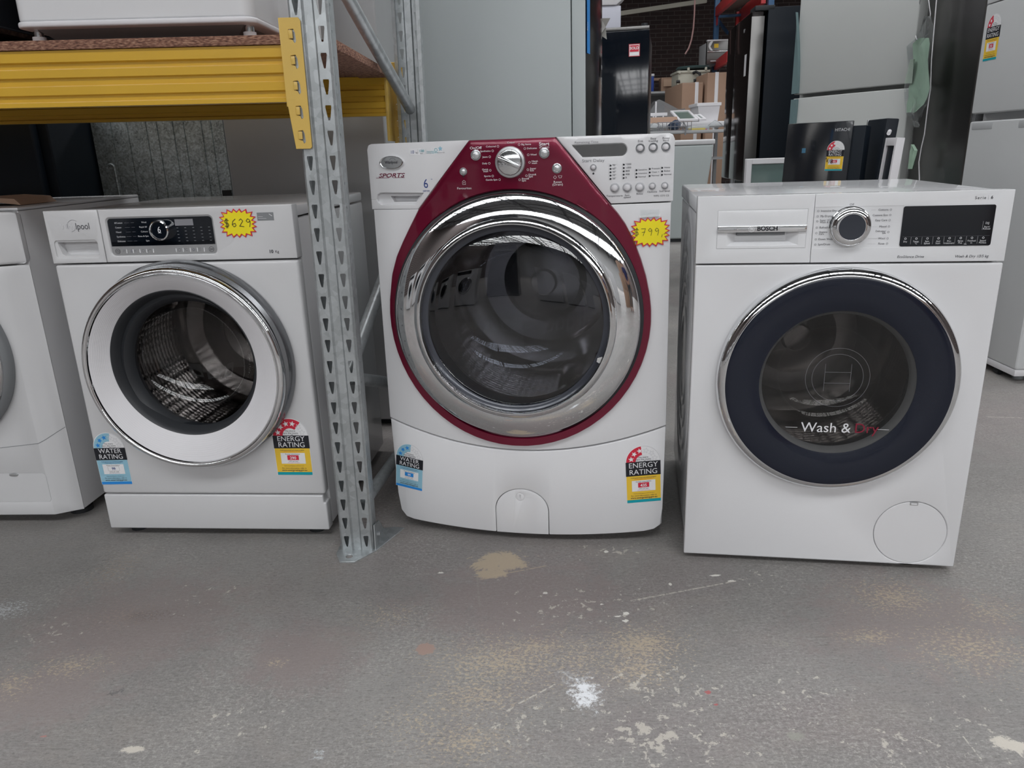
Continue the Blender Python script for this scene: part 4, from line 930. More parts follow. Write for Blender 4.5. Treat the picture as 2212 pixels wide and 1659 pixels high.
for (u,y,par) in ((0,0,fp),(.088,.735,rp)):
    bp=from_bm('base_plate', prism_bm([(u-.010,y+.095),(u-.010,y-.015),(u+.008,y-.055),(u+.045,y-.055),(u+.088,y+.0),(u+.140,y+.115),(u+.11,y+.12)],0,.004), GALV, par)
    bp.data.transform(Matrix(((1,0,0,0),(0,0,1,0),(0,1,0,0),(0,0,0,1)))); 
    if par is fp: cut(bp,[tube_bm([(u+.026,y-.030,-.01),(u+.026,y-.030,.02)],.0085,24)],.0006,1)
    # raised side wing with a bolt
    w_=pyd('plate_wing',[(u+.0835,y+.0,.004),(u+.0835,y+.11,.004),(u+.0835,y+.06,.055),(u+.0835,y+.005,.07),(u+.0865,y+.0,.004),(u+.0865,y+.11,.004),(u+.0865,y+.06,.055),(u+.0865,y+.005,.07)],[(0,1,2,3),(7,6,5,4),(0,4,5,1),(1,5,6,2),(2,6,7,3),(3,7,4,0)],GALV,bp)
    tube('bolt',[(u+.086,y+.03,.032),(u+.094,y+.03,.032)],.0065,GREY,bp,6)
def brace(y0,z0,y1,z1,u=.045,r=.016):
    k=.11/1.0
    p0=Vector((u+(y0)*.11,y0,z0)); p1=Vector((u+(y1)*.11,y1,z1))
    return tube('brace',[p0,p1],r,GALV,rack,14)
brace(.03,1.380,.74,1.075); brace(.03,.455,.75,.835); brace(.03,.445,.745,.195); brace(.03,.105,.75,.105)
brace(.03,1.44,.74,1.95)
def beam(y, zb, zt, flip, u0=-2.75, u1=-.012, full=True):
    """ribbed box beam"""
    H=zt-zb; d=.045; s=-1 if flip else 1
    prof=[(0,0),(0,.075),(.006,.10),(.006,.19),(0,.215),(0,.36),(.006,.385),(.006,.50),(0,.525),(0,.66),(.007,.69),(.007,.77),(0,.80),(0,1.0)]
    v=[];f=[]
    sec=[(y+s*a, zb+H*b) for a,b in prof]+[(y+s*d, zt),(y+s*d, zb+.30*H),(y+s*(d-.012),zb+.28*H),(y+s*(d-.012),zb)]
    for u in (u0,u1): v+=[(u,a,b) for a,b in sec]
    n=len(sec)
    for i in range(n): f.append((i,(i+1)%n,n+(i+1)%n,n+i))
    f.append(tuple(range(n))); f.append(tuple(range(n,2*n))[::-1])
    return pyd('beam',v,f,YSTEEL,rack,True,20)
ZB,ZT=1.0560,1.1650
b1=beam(.004,ZB,ZT,False,u1=-.010); b1['label']='front yellow ribbed beam'
b2=beam(.700,ZB,ZT,False,u1=.060)
# end connector: angled plate with five punched tabs
def connector(u, y, face, par):
    o=from_bm('beam_connector', prism_bm([(u-.013,ZB-.002),(u-.004,.962),(u+.027,.962),(u+.030,.966),(u+.030,1.208),(u+.026,1.214),(u-.013,1.214)][::1], y-.006*face, y-.0025*face), YSTEEL2, par)
    cuts=[]
    for i in range(5):
        z=1.192-.0485*i; cuts.append(prism_bm([(u+.004,z),(u+.014,z+.001),(u+.017,z-.006),(u+.018,z-.022),(u+.014,z-.026),(u+.011,z-.019),(u+.004,z-.017)], y-.02, y+.02))
    cut(o,cuts,.0006,1)
    sd=box('side_plate', u-.0145,u-.0115, min(y-.006*face,y+.05*face),max(y-.006*face,y+.05*face), ZB-.01,1.214, YSTEEL2, o, .001)
    for i in range(5):
        z=1.192-.0485*i; q=box('locking_tab', u+.004,u+.0125, y-.0085*face if face>0 else y+.006, y-.0045*face if face>0 else y+.0085, z-.017,z-.001, YSTEEL2, o, .0015)
        q.rotation_euler=(0,0,0)
    return o
connector(-.006,-.001,1,b1); connector(.070,.796,-1,b2)
box('connector_cap', .059,.066,.70,.80,.985,1.214, YSTEEL2, b2, .001)
def in_rack(o): 
    o.matrix_world = RM; return o
sb=box('shelf_board',-2.75,-.016,-.002,.745,ZT+.001,ZT+.019, PBOARD, None, .0015); in_rack(sb); tag(sb,'brown particle board shelf lying on the yellow beams, rough sawn front edge','shelf board')
sb2=box('shelf_board',-.012,.078,.06,.735,ZT-.003,ZT+.016, PBOARD, None, .0015); in_rack(sb2); tag(sb2,'short offcut of particle board behind the front upright, above the rear yellow beam','shelf board')
# washer standing on the shelf
SH=ZT+.0195
def shelf_washer():
    R=empty('washing_machine',(0,0,0),0,'white appliance on the particle board shelf, only its bottom edge and feet in view','washing machine'); R.matrix_world=RM@Matrix.Translation((-.335,.030,SH))
    W=.257
    cb=from_bm('cabinet',prism_bm(rrect(-W+.008,W-.008,.004,.584,.026),.041,.80),WHITE3,R); cb.data.transform(Matrix(((1,0,0,0),(0,0,1,0),(0,1,0,0),(0,0,0,1)))); cut(cb,[],.004,3)
    rb=from_bm('base_rim',prism_bm(rrect(-W+.004,W-.004,0,.59,.030),.029,.041),PLASTICW,R); rb.data.transform(Matrix(((1,0,0,0),(0,0,1,0),(0,1,0,0),(0,0,0,1)))); cut(rb,[],.004,3)
    pyd('base_pan',[(-W+.035,.03,.030),(W-.035,.03,.030),(W-.035,.55,.030),(-W+.035,.55,.030),(-W+.06,.06,.010),(W-.06,.06,.012),(W-.06,.52,.012),(-W+.06,.52,.010)],[(0,1,5,4),(1,2,6,5),(2,3,7,6),(3,0,4,7),(4,5,6,7),(0,3,2,1)],GREY,R)
    for sx,y in ((-1,.045),(1,.045),(-1,.53),(1,.53)):
        ft=tube('foot',[(sx*(W-.030),y,0),(sx*(W-.030),y,.016)],.0135,PLASTICW,R,12); tube('foot_stud',[(sx*(W-.030),y,.015),(sx*(W-.030),y,.031)],.010,CHROME2,ft,12)
    return R
shelf_washer()
q=empty('kitchen_appliance',(0,0,0),0,'black appliance at the left end of the shelf, a small silver foot under its corner','appliance'); q.matrix_world=RM@Matrix.Translation((-.95,.05,SH))
box('body',-.30,.305,0,.55,.028,.75,BLACK,q,.02,3); 
for sx,y in ((-1,.05),(1,.03),(-1,.5),(1,.5)): tube('foot',[(sx*.295-.015,y,0),(sx*.295-.015,y,.030)],.013,CHROME2,q,12)
# ------------------------------------------------------------------ fridges and the rest of the stock
def fridge_root(name, a, b, label, cat='refrigerator', group=None):
    """root at the foot of the front face's left corner a; x axis runs to b"""
    a=Vector((a[0],a[1],0)); b=Vector((b[0],b[1],0)); d=b-a; yaw=math.atan2(d.y,d.x)
    return empty(name,a,yaw,label,cat,group), d.length
# behind the rack
q,w=fridge_root('refrigerator',(-2.30,2.58),(-1.485,2.58),'dark navy refrigerator behind the two left machines, under the shelf')
box('body',0,w,.0,.6,.02,1.13,NAVY,q,.01,3); box('door',.005,w-.03,-.04,-.001,.03,1.125,NAVY,q,.012,3); feet_=[box('foot',x,x+.04,.02,.06,0,.021,BLACKM,q,.002) for x in (.02,w-.06)]
q,w=fridge_root('refrigerator',(-1.478,2.84),(-.992,2.80),'refrigerator turned round, ribbed galvanised steel back between navy and grey fridges')
v=[];f=[];n=486
for i in range(n+1):
    x=w*i/n; y=0
    for c in (.075,.135,.205,.245,.305,.345,.41,.445): 
        if abs(x-c)<.0021: y=.004
    v+=[(x,y,.05),(x,y,1.10)]
f=[(2*i,2*i+1,2*i+3,2*i+2) for i in range(n)]
pyd('back_panel',v,f,GALVB,q,True,20); box('cabinet',0,w,.008,.6,.02,1.14,GREY,q,.004); box('corner_bracket',w-.036,w-.002,-.006,.0,.80,.842,BLACKM,q,.002)
tube('pressed_loop',[(.03,-.001,.5),(.03,-.001,.93)]+[(.045-.015*math.cos(t),-.001,.93+.015*math.sin(t)) for t in [PI*i/8 for i in range(9)]]+[(.06,-.001,.5)],.004,GALVB,q,8); box('foot',.03,w-.03,.05,.09,0,.021,BLACKM,q,0)
q,w=fridge_root('refrigerator',(-.928,2.62),(-.385,2.56),'tall grey brushed steel refrigerator side behind the rack upright')
box('side_panel',0,w,0,.62,.02,1.85,STAINB,q,.008,3); box('plinth',.01,w-.01,.02,.6,0,.02,BLACKM,q,0)
# pale fridge behind the middle washer, its door facing right
q=empty('refrigerator',(.243,2.80,0),-.19,'large pale blue-grey refrigerator side behind the maroon-trimmed machine','refrigerator')
box('cabinet',-.60,0,0,.70,.02,1.83,PALEF,q,.004); box('base',-.60,-.01,.02,.68,0,.02,BLACKM,q,0)
dd=box('door',.003,.050,0,.70,.06,1.80,PALEF,q,.004)
v=[];f=[]
for i in range(13):
    t=i/12; y=.004+.692*t; x=.0505+.030*math.sin(PI*t)
    v+=[(x,y,.06),(x,y,1.80)]
v+=[(.0505,.004,.06),(.0505,.004,1.8)]
f=[(2*i,2*i+1,2*i+3,2*i+2) for i in range(12)]
sk=pyd('steel_door_skin',v,f,mat('polished_steel',(.62,.60,.57),.16,1),dd,True,60)
A=Art(lambda u,v_,l:(.0515+.03*math.sin(PI*(u-.004)/.692)+l,u,v_)); A.poly([(.30,1.205),(.36,1.205),(.375,1.24),(.375,1.275),(.31,1.285),(.30,1.27)],INKK,.002); A.text('NEW',.305,1.24,.022,INKW,lift=.003); A.rect(.46,.51,1.12,1.19,GREY,.002); A.rect(.012,.06,1.26,1.45,MBLUE,.002); A.text('Eco',.015,1.33,.02,INKW,rot=1.4,lift=.003); A.build('door_stickers',dd)
v=[(.10,.50,1.29),(.14,.47,1.285),(.12,.52,1.25),(.095,.55,1.215),(.10,.47,1.21),(.125,.50,1.19)]
tp=pyd('crumpled_tape',[(p[0]-.035,p[1]*.5+.3,p[2]*.8+.415) for p in v],[(0,1,2),(0,2,4),(2,3,4),(3,5,4),(2,5,3)],mat('clear_tape',(.6,.6,.58),.15,.3),q,False)
# black fridge with the sold sticker
c1=at(1403,62,5.0); 
q=empty('refrigerator',(c1.x,5.0,0),-.21,'black glass door refrigerator with a red sold sticker, in the aisle behind','refrigerator'); hh=c1.z
box('cabinet',-.60,0,.06,.70,.02,hh-.01,STAIN,q,.004); dd=box('door',-.60,0,0,.055,.05,hh,BLACK,q,.006); box('top_trim',-.60,.0,-.002,.06,hh,hh+.02,STAIN,dd,.004); box('base',-.58,-.02,.08,.68,0,.02,BLACKM,q,0)
A=Art(lambda u,v_,l:(u,-l,v_)); A.rect(-.122,-.058,hh-.150,hh-.082,PAPER,.001)
for i in range(9):
    for a_,b_ in ((-.122+.008*i,hh-.150),(-.122+.008*i,hh-.082)): A.disc(a_,b_,.003,RED,.0015,8)
    for a_,b_ in ((-.122,hh-.150+.0085*i),(-.058,hh-.150+.0085*i)): A.disc(a_,b_,.003,RED,.0015,8)
A.rect(-.117,-.063,hh-.125,hh-.088,RED,.002); A.text('SOLD',-.09,hh-.105,.022,INKW,'CENTER',.003,bold=.03); A.build('sold_sticker',dd)
tube('hinge_knob',[(-.03,.02,hh+.018),(-.03,.02,hh+.035)],.02,BLACKM,q,12)
q2=box('white_carton',0,.33,0,.3,0,.155,mat('pale_lilac_white',(.50,.51,.58),.5),None,.006); p_=at(1341,62,5.25); q2.location=(p_.x-.33,5.25,hh+.021); tag(q2,'white boxy appliance part standing on the black fridge','appliance part')
q3=empty('appliance_part',(p_.x-.29,5.24,hh+.178),0,'white plastic housing with rounded corner, topmost on the black fridge','appliance part')
o=from_bm('housing',prism_bm([(0,0),(.26,0),(.335,.055),(.345,.085),(.29,.24),(0,.24)],0,.25),PLASTICW,q3); cut(o,[],.008,2); from_bm('handle_hole',prism_bm([(.21,.09),(.235,.06),(.25,.13),(.225,.19)],-.003,.01),LGREY,q3)
# french-door fridge
q,w=fridge_root('refrigerator',(1.655,5.90),(1.572,5.10),'black french-door refrigerator with mirror-dark doors, beside a silver two-door fridge'); hh=1.745
box('cabinet',0,w,.10,.72,.03,hh,NAVY,q,.004); box('base',.02,w-.02,.1,.7,0,.03,BLACKM,q,0)
DKM=mat('black_steel_mirror',(.055,.05,.05),.10,.9)
for a_,b_ in ((.0,w*.37),(w*.375,w)):
    dd=box('door',a_,b_,0,.075,.70,hh-.02,DKM,q,.01,3); 
    A=Art(flat()); 
    if a_>.1: A.rect(w*.82,w*.90,1.36,1.49,INKL,.002); A.text('F&P',w*.72,1.64,.03,INKL,lift=.002)
    A.build('door_mark',dd) if a_>.1 else None
box('freezer_drawer',0,w,0,.075,.10,.62,DKM,q,.01,3); box('steel_edge',w+.001,w+.006,.0,.078,.10,hh-.05,STAIN,q,.001)
box('drawer_handle',.02,w+.012,-.03,.0,.63,.66,CHROME2,q,.006); box('hinge_cover',w*.8,w,.02,.14,hh-.018,hh+.012,BLACKM,q,.004)
# silver two-door fridge
q,w=fridge_root('refrigerator',(1.64,4.50),(1.985,3.87),'pale silver two-door refrigerator with a slanted logo badge and long side handle'); hh=1.735
def curved_door(name,z0,z1,m,parent,w,d=.06,bul=.02):
    v=[];n=12
    for z in (z0,z1):
        for i in range(n+1):
            t=i/n; v.append((.012+(w-.012)*t,-bul*math.sin(PI*t),z))
        v+= [(w,d,z),(.012,d,z)]
    k=n+3; f=[(i,(i+1)%k,k+(i+1)%k,k+i) for i in range(k)]+[tuple(range(k)),tuple(range(k,2*k))[::-1]]
    o=pyd(name,v,f,m,parent,False); cut(o,[],.006,3); return o
box('cabinet',0,w,.062,.66,.03,hh-.01,PALEW,q,.006); box('base',.02,w-.02,.08,.64,0,.03,BLACKM,q,0)
t_=curved_door('freezer_door',1.195,hh,PALEW,q,w); b_=curved_door('fridge_door',.06,1.175,PALEW,q,w)
for dz0,dz1,par in ((1.20,1.62,t_),(.55,1.17,b_)):
    v=[];n=10
    for i in range(n+1):
        t=i/n; z=dz0+(dz1-dz0)*t; s_=.05*(math.sin(PI*t/2) if par is b_ else math.cos(PI*t/2))+.004; v+=[(.0,-.004,z),(s_,-.022,z),(s_,-.002,z)]
    pyd('grip_strip',v,[(3*i+a,3*i+b2_,3*i+3+b2_,3*i+3+a) for i in range(n) for a,b2_ in ((0,1),(1,2),(2,0))],GASKET,par)
A=Art(lambda u,v_,l:(u,-.020*math.sin(PI*(u-.012)/(w-.012))-l,v_)); A.poly([(.52,1.630),(.56,1.615),(.63,1.655),(.635,1.665),(.535,1.675)],LGREY,.002); A.text('Westinghouse',.533,1.663,.011,INKG,lift=.003); A.build('printed_badge',t_)
# white vented carton and fan on top of it
p_=empty('wire_rack',(1.90,4.60,hh),-.5,'white ribbed box standing on top of the silver two-door fridge','box'); boxes('slatted_panel',[(-.2+.018*i,-.2+.018*i+.012,0,.02,0,.35) for i in range(14)]+[(-.2,.06,.021,.2,0,.33)],PLASTICW,p_)
p_=empty('desk_fan',(2.10,4.25,hh),-.7,'dark desk fan lying on top of the silver two-door fridge','fan'); lathe('fan_guard',[(.14,0),(.15,.03),(.14,.06),(.05,.08),(0,.08)],0,.16,BLACKM,p_,40); lathe('fan_hub',[(0,-.03),(.03,-.03),(.04,0)],0,.16,INKW,p_,24); box('fan_base',-.08,.08,0,.12,0,.02,BLACKM,p_,.004)
# dark stainless fridge and the bag hanging on it
q,w=fridge_root('refrigerator',(2.035,3.885),(2.030,3.405),'tall dark stainless refrigerator between silver and white fridges, white cords hanging down'); hh=1.85
box('cabinet',0,w,.06,.62,.03,hh,STAIN,q,.004); box('door',0,w-.004,0,.058,.06,hh,STAIN,q,.014,4); box('door_edge',w-.003,w+.003,.0,.058,.06,hh,CHROME2,q,.001); box('base',.02,w-.02,.08,.60,0,.03,BLACKM,q,0)
def hang(name,pts,r,m,label,cat): o=tube(name,pts,r,m,None,8); tag(o,label,cat); return o
def loc(px,py,X): # point on the plane x = X
    d=ray(px,py); return Vector((0,0,CAM_H))+d*(X/d.x)
hang('power_cord',[loc(*p,1.985) for p in ((1989,-60),(1988,0),(1980,40),(1976,70),(1980,85),(1990,88),(2003,75),(2010,30),(2006,0),(2006,-60))],.0022,PLASTICW,'looped white cord above the green paper in the plastic bag','cord')
hang('power_cord',[loc(*p,1.975) for p in ((2026,-60),(2023,0),(2018,60),(2012,130),(2010,190),(2003,240),(1997,290),(1990,320),(1985,350),(1986,384),(1987,430),(1990,600))],.0026,PLASTICW,'long white cord hanging straight down the dark stainless fridge','cord')
bag=empty('document_bag',(0,0,0),0,'pale green paper documents in a clear plastic bag hanging on the dark fridge','bag')
def sheet(name,cols,X,m,par,thick=.002,jit=.012,seed=1):
    rnd=random.Random(seed); v=[];n=len(cols[0][1])
    for side in (0,thick):
        for px_pair,_ in cols:
            (xa,xb),y=px_pair
            for k_ in range(6):
                p=loc(xa+(xb-xa)*k_/5,y,X+side); v.append((p.x+jit*math.sin(k_*2.1+y*.05)*.6,p.y,p.z))
    R_=len(cols); f=[]
    for s in (0,1):
        for i in range(R_-1):
            for k_ in range(5):
                a=s*R_*6+i*6+k_; f.append((a,a+1,a+7,a+6))
    return pyd(name,v,f,m,par,True,60)
rows=[((1988,2003),82),((1975,2007),95),((1972,2008),130),((1966,2007),165),((1963,2005),190),((1966,2000),210),((1962,1995),225),((1960,1978),243)]
sheet('green_paper',[(r,[0]) for r in rows],1.960,GREENP,bag,jit=.014); 
sheet('folded_paper',[(r,[0]) for r in [((1966,1976),128),((1958,1975),150),((1954,1968),180)]],1.945,mat('pale_paper',(.42,.50,.42),.6),bag)
sheet('plastic_bag',[(r,[0]) for r in [((1998,2012),35),((1990,2013),60),((1984,2012),82),((1964,2010),100),((1955,2010),150),((1953,2008),190),((1960,2003),220),((1958,1995),245),((1970,1988),262),((1972,1990),275)]],1.93,PLAS,bag,.045,.022)
sheet('lower_slip',[(r,[0]) for r in [((1970,1972),312),((1967,1979),325),((1963,1972),365)]],1.962,GREENP,bag)
# white fridge at the right edge
q,w=fridge_root('refrigerator',(2.005,3.37),(1.985,2.80),'grey-white two-door refrigerator at the right edge with an energy rating sticker'); hh=1.475
box('cabinet',0,w,.052,.56,.035,hh-.02,WHITE2,q,.004); box('top_cap',0,w,-.0,.56,hh-.02,hh+.015,WHITE2,q,.006)
t_=box('upper_door',0,w,0,.05,1.03,hh-.022,HISW,q,.010,3); b_=box('lower_door',0,w,0,.05,.055,1.000,HISW,q,.010,3)
for a_,b2_ in ((.02,.17),(.34,.54)): box('grip_recess',a_,b2_,-.002,.03,.965,.995,LGREY,b_,.006,2)
box('lower_rail',0,w,.0,.055,.028,.0545,PLASTICW,q,.004)
A=Art(flat()); A.text('Hisense',.345,1.275,.028,INK,bold=.02,sx=.95); A.build('printed_logo',t_)
rating_label('energy_rating_label',t_,flat(),.030,1.235,'energy','292',2.4,.0,.095,.175)
for x in (.04,w-.07): ft=tube('foot',[(x,.06,0),(x,.06,.035)],.02,GREY,q,12); 
for x in (.10,.42,): tube('roller',[(x,.02,.012),(x+.03,.02,.012)],.012,BLACKM,q,12)
# loose doors leaning in front of the silver fridge
def slab(name,pr,Yr,pl,hgt,thk,m,label,cat,lean=.07):
    a=at(*pr,Yr); zt=a.z; d=ray(*pl); b=Vector((0,0,CAM_H))+d*((zt-CAM_H)/d.z) if hgt is None else at(*pl,hgt)
    yaw=math.atan2(a.y-b.y,a.x-b.x); w=math.hypot(a.x-b.x,a.y-b.y)
    r=empty(name,(b.x-math.sin(-yaw)*0,b.y,0),yaw,label,cat); L=zt/math.cos(lean)
    r.location=(b.x+math.sin(yaw)*math.tan(lean)*zt, b.y-math.cos(yaw)*math.tan(lean)*zt, 0); r.rotation_euler=(-lean,0,yaw) if False else (0,0,yaw)
    Mx=Matrix.Rotation(-lean,4,'X')
    return r,w,L,Mx
def leanbox(name,x0,x1,y0,y1,z0,z1,m,par,Mx,r=.003):
    o=box(name,x0,x1,y0,y1,z0,z1,m,par,r); o.data.transform(Mx); return o
r,w,L,Mx=slab('loose_black_glass',(1845,260),3.25,(1702,268),3.46,.05,BLACK,'black glass refrigerator door leaning upright with an energy rating sticker','panel')
BSP=mat('dusty_black_glass',(.008,.010,.014),.12,coat=.8,mottle=.2,mscale=120)
g_=leanbox('glass_face',0,w,0,.006,.004,L,BSP,r,Mx); leanbox('door_body',.004,w+.05,.0065,.06,.01,L-.02,NAVY,r,Mx)
lsurf=lambda u,v,l: tuple(Mx@Vector((u,-l,v)))
rating_label('energy_rating_label',g_,lsurf,w*.655,L-.200,'energy','478',2.6,0,.075,.122)
A=Art(lsurf); A.text('HITACHI',w*.74,L-.035,.017,INKL,sx=.95); A.rect(w*.27,w*.33,L-.125,L-.105,mat('faint_blue',(.05,.16,.26),.5),.001); A.line([(w*.65,L-.155),(w*.67,L-.145),(w*.68,L-.165),(w*.70,L-.150)],.002,INKK,.003); A.text('/8',w*.70,L-.162,.025,INKK,lift=.003); A.build('printed_marks',g_)
r,w,L,Mx=slab('dark_panel',(1916,255),3.20,(1876,253),3.42,.05,NAVY,'narrow dark navy fridge door leaning right of the black glass door','panel')
leanbox('door_body',0,w,0,.05,.003,L,NAVY,r,Mx,.006); leanbox('end_cap',-.012,0,0,.05,L-.14,L,SILVER,r,Mx,.002); leanbox('door_edge',-.06,0,.01,.05,.003,L-.14,BLACKM,r,Mx,.003)
tube('pipe_stub',[tuple(Mx@Vector((w,.02,L-.05))),tuple(Mx@Vector((w+.05,.0,L-.06)))],.008,PLASTICW,r,8)
r,w,L,Mx=slab('window_panel',(1938,297),3.02,(1914,292),3.16,.03,WHITE,'white framed dark panel leaning beside the dark stainless fridge','panel')
leanbox('frame_side',0,.02,0,.03,.003,L,PLASTICW,r,Mx,.002); leanbox('frame_side',w-.02,w,0,.03,.003,L,PLASTICW,r,Mx,.002); leanbox('frame_top',.02,w-.02,0,.03,L-.03,L,PLASTICW,r,Mx,.002); leanbox('dark_pane',.02,w-.02,.008,.02,.01,L-.03,NAVY,r,Mx,.001)
r=empty('glass_cabinet_door',(1.345,4.30,0),0,'white framed glass door standing low in front of the black french-door fridge','glass door')
boxes('frame',[(0,.03,0,.04,0,.86),(.32,.35,0,.04,0,.86),(.03,.32,0,.04,.83,.86),(.03,.32,0,.04,0,.03)],PLASTICW,r,.003); box('glass_pane',.03,.32,.012,.02,.03,.83,mat('green_grey_glass',(.10,.16,.15),.08,coat=1),r,0)
# top loading washer
pr=at(1541,300,7.7); plx=at(1430,300,7.7)
r=empty('washing_machine',(plx.x,7.7,0),-.10,'white top-loading washing machine in the aisle behind the middle machine','washing machine'); w=pr.x-plx.x
v=[(-.02,.02,.03),(w-.11,.02,.03),(w-.11,.55,.03),(-.02,.55,.03),(-.02,0,pr.z-.05),(w,0,pr.z-.05),(w,.55,pr.z-.05),(-.02,.55,pr.z-.05)]
o=pyd('cabinet',v,[(0,1,5,4),(1,2,6,5),(2,3,7,6),(3,0,4,7),(4,5,6,7),(0,3,2,1)],mat('pale_green_white',(.48,.53,.53),.35),r,False); cut(o,[],.02,3)
box('top_lid',-.02,w+.01,-.01,.57,pr.z-.05,pr.z,WHITE,r,.02,4); box('base',0,w-.13,.04,.5,0,.03,BLACKM,r,0)
# ------------------------------------------------------------------ clutter at the far end
def placed_box(name,px0,px1,py0,py1,Y,dep,m,label,cat,r=.004,group=None,base=None):
    a=at(px0,py1,Y); b=at(px1,py0,Y); o=box(name,a.x,b.x,Y,Y+dep,(a.z if base is None else base),b.z,m,None,r); tag(o,label,cat,group); return o
# work table with glass shelves on it
ta=at(1330,266,9.0); tb=at(1600,266,9.0); tz=at(1480,264,9.0).z
r=empty('work_table',(ta.x,9.0,0),0,'white-topped table piled with fridge shelves at the far end of the aisle','table'); w=tb.x-ta.x
box('table_top',0,w,0,.9,tz-.05,tz,PLASTICW,r,.004); [box('leg',x,x+.04,y,y+.04,0,tz-.05,GREY,r,0) for x in (.03,w-.07) for y in (.03,.82)]; box('lower_shelf',.02,w-.02,.02,.88,tz-.42,tz-.40,LGREY,r,0)
def gshelf(px0,px1,Y,z,wd,tilt,label):
    a=at(px0,262,Y); b=at(px1,262,Y); w=b.x-a.x; r=empty('fridge_shelf',(a.x,Y,z),0,label,'fridge shelf','loose glass fridge shelves on the table'); r.rotation_euler=(tilt,0,.03)
    boxes('frame',[(0,w,0,.03,0,.022),(0,w,wd-.03,wd,0,.022),(0,.03,.03,wd-.03,0,.022),(w-.03,w,.03,wd-.03,0,.022)],PLASTICW,r,.003); box('glass',.03,w-.03,.03,wd-.03,.008,.012,GSHELF,r,0); return r
gshelf(1465,1509,9.03,tz+.012,.42,.28,'white framed green glass fridge shelf tilted toward the aisle, left one on the table'); gshelf(1510,1526,9.03,tz+.012,.25,.24,'narrow white framed glass shelf between tilted shelf and white bin')
pa=at(1402,1,9.0)
placed_box('wood_strip',1400,1463,252,256,9.04,.05,mat('pale_wood',(.5,.33,.24),.6),'long pale timber strip lying on the left of the far table','timber strip',.001,base=tz+.001)
# white bin
a=at(1506,262,9.3); b=at(1556,229,9.3)
r=empty('storage_bin',(a.x,9.3,tz+.001),0,'white plastic bin on the right end of the far table, below tall cartons','bin'); w=b.x-a.x; h=.21
o=pyd('bin_body',[(.03,.02,0),(w-.02,.02,0),(w-.02,.36,0),(.03,.36,0),(0,0,h),(w,0,h),(w,.4,h),(0,.4,h)],[(0,1,5,4),(1,2,6,5),(2,3,7,6),(3,0,4,7),(0,3,2,1)],PLASTICW,r,False); md=o.modifiers.new('s','SOLIDIFY'); md.thickness=.008
boxes('bin_rim',[(-.01,w+.01,-.012,.006,h-.03,h+.005),(-.01,w+.01,.395,.41,h-.03,h+.005),(-.012,.004,-.01,.41,h-.03,h+.005)],PLASTICW,r,.003)
# clear crate and plastic film at left of the table
a=at(1403,250,9.35); b=at(1442,238,9.35)
boxes_=boxes('drawer_front',[(a.x,b.x,9.35,9.38,tz+.09,tz+.125),(a.x+.04,a.x+.055,9.35,9.37,tz+.01,tz+.09),(b.x-.055,b.x-.04,9.35,9.37,tz+.01,tz+.09),(a.x,b.x,9.35,9.37,tz+.001,tz+.012)],PLASTICW,None,.002); tag(boxes_,'white plastic fridge drawer front on the left of the far table','drawer')
FILM=glassmat('cloudy_film',(.8,.8,.8),1.3,.2,.35,(.42,.42,.43))
def filmsheet(name,pts,Y,label,dep=.25):
    P=[at(x,y,Y) for x,y in pts]; n=len(P); v=[tuple(p) for p in P]+[(p.x,p.y+dep,p.z) for p in P]
    o=pyd(name,v,[tuple(range(n))]+[(i,(i+1)%n,n+(i+1)%n,n+i) for i in range(n)]+[tuple(range(n,2*n))[::-1]],FILM,None,False); tag(o,label,'plastic wrap'); return o
filmsheet('plastic_wrap',[(1406,237),(1419,217),(1424,215),(1430,217),(1466,236),(1480,234),(1484,258),(1440,260),(1406,261)],9.62,'cloudy plastic wrap peaking over the left of the far table'); 
tag(boxes('white_post',[(at(1421,0,9.55).x,at(1421,0,9.55).x+.018,9.55,9.57,tz+.001,at(1421,219,9.55).z)],PLASTICW),'short white upright bar in front of the cloudy plastic wrap','bar')
# crumpled clear bags in front of the table
def crumple(name,px,py,Y,r,m,label,seed,cat='plastic bag',sq=.6,base=None):
    bm=bmesh.new(); bmesh.ops.create_icosphere(bm,subdivisions=4,radius=r); rnd=random.Random(seed); dirs=[Vector((rnd.gauss(0,1),rnd.gauss(0,1),rnd.gauss(0,1))).normalized() for _ in range(40)]; c_=[rnd.uniform(.6,.97) for _ in dirs]
    for v_ in bm.verts:
        d=v_.co.normalized(); k_=1.0
        for q_,cc in zip(dirs,c_): 
            t=d.dot(q_)
            if t>.2: k_=min(k_,cc/t)
        v_.co=d*r*k_; v_.co.z*=sq
    o=from_bm(name,bm,m,None,True,15); p=at(px,py,Y); o.location=(p.x,p.y,p.z if base is None else base+r*sq*.85); tag(o,label,cat); return o
lowz=tz-.40
r=empty('storage_crate',(at(1404,1,8.75).x,8.55,0),0,'low grey bench below the far table, holding clear plastic bags','bench'); w=1.1
zb=at(1420,284,8.6).z
box('bench_top',0,w,0,.4,zb-.03,zb,LGREY,r,.003); [box('leg',x,x+.04,y,y+.04,0,zb-.03,GREY,r,0) for x in (.02,w-.06) for y in (.02,.34)]
crumple('plastic_bag',1414,275,8.7,.09,PLAS,'crumpled clear plastic bag on the left of the low bench',2,base=zb); crumple('plastic_bag',1435,276,8.72,.07,PLAS,'crumpled clear plastic bag beside the dark blue bundle',5,base=zb)
crumple('tool_bag',1457,275,8.75,.10,mat('dark_blue_cloth',(.02,.035,.07),.6),'dark blue crumpled bundle on the low bench behind the top loader',9,'bag',.7,base=zb)
placed_box('product_box',1494,1524,276,288,8.62,.18,mat('yellow_card',(.55,.45,.12),.6),'yellow packet on the low bench under the table edge','packet',base=zb+.001); placed_box('product_box',1524,1528,278,289,8.62,.15,mat('pink_card',(.45,.07,.16),.6),'narrow crimson packet right of the yellow one','packet',base=zb+.001)
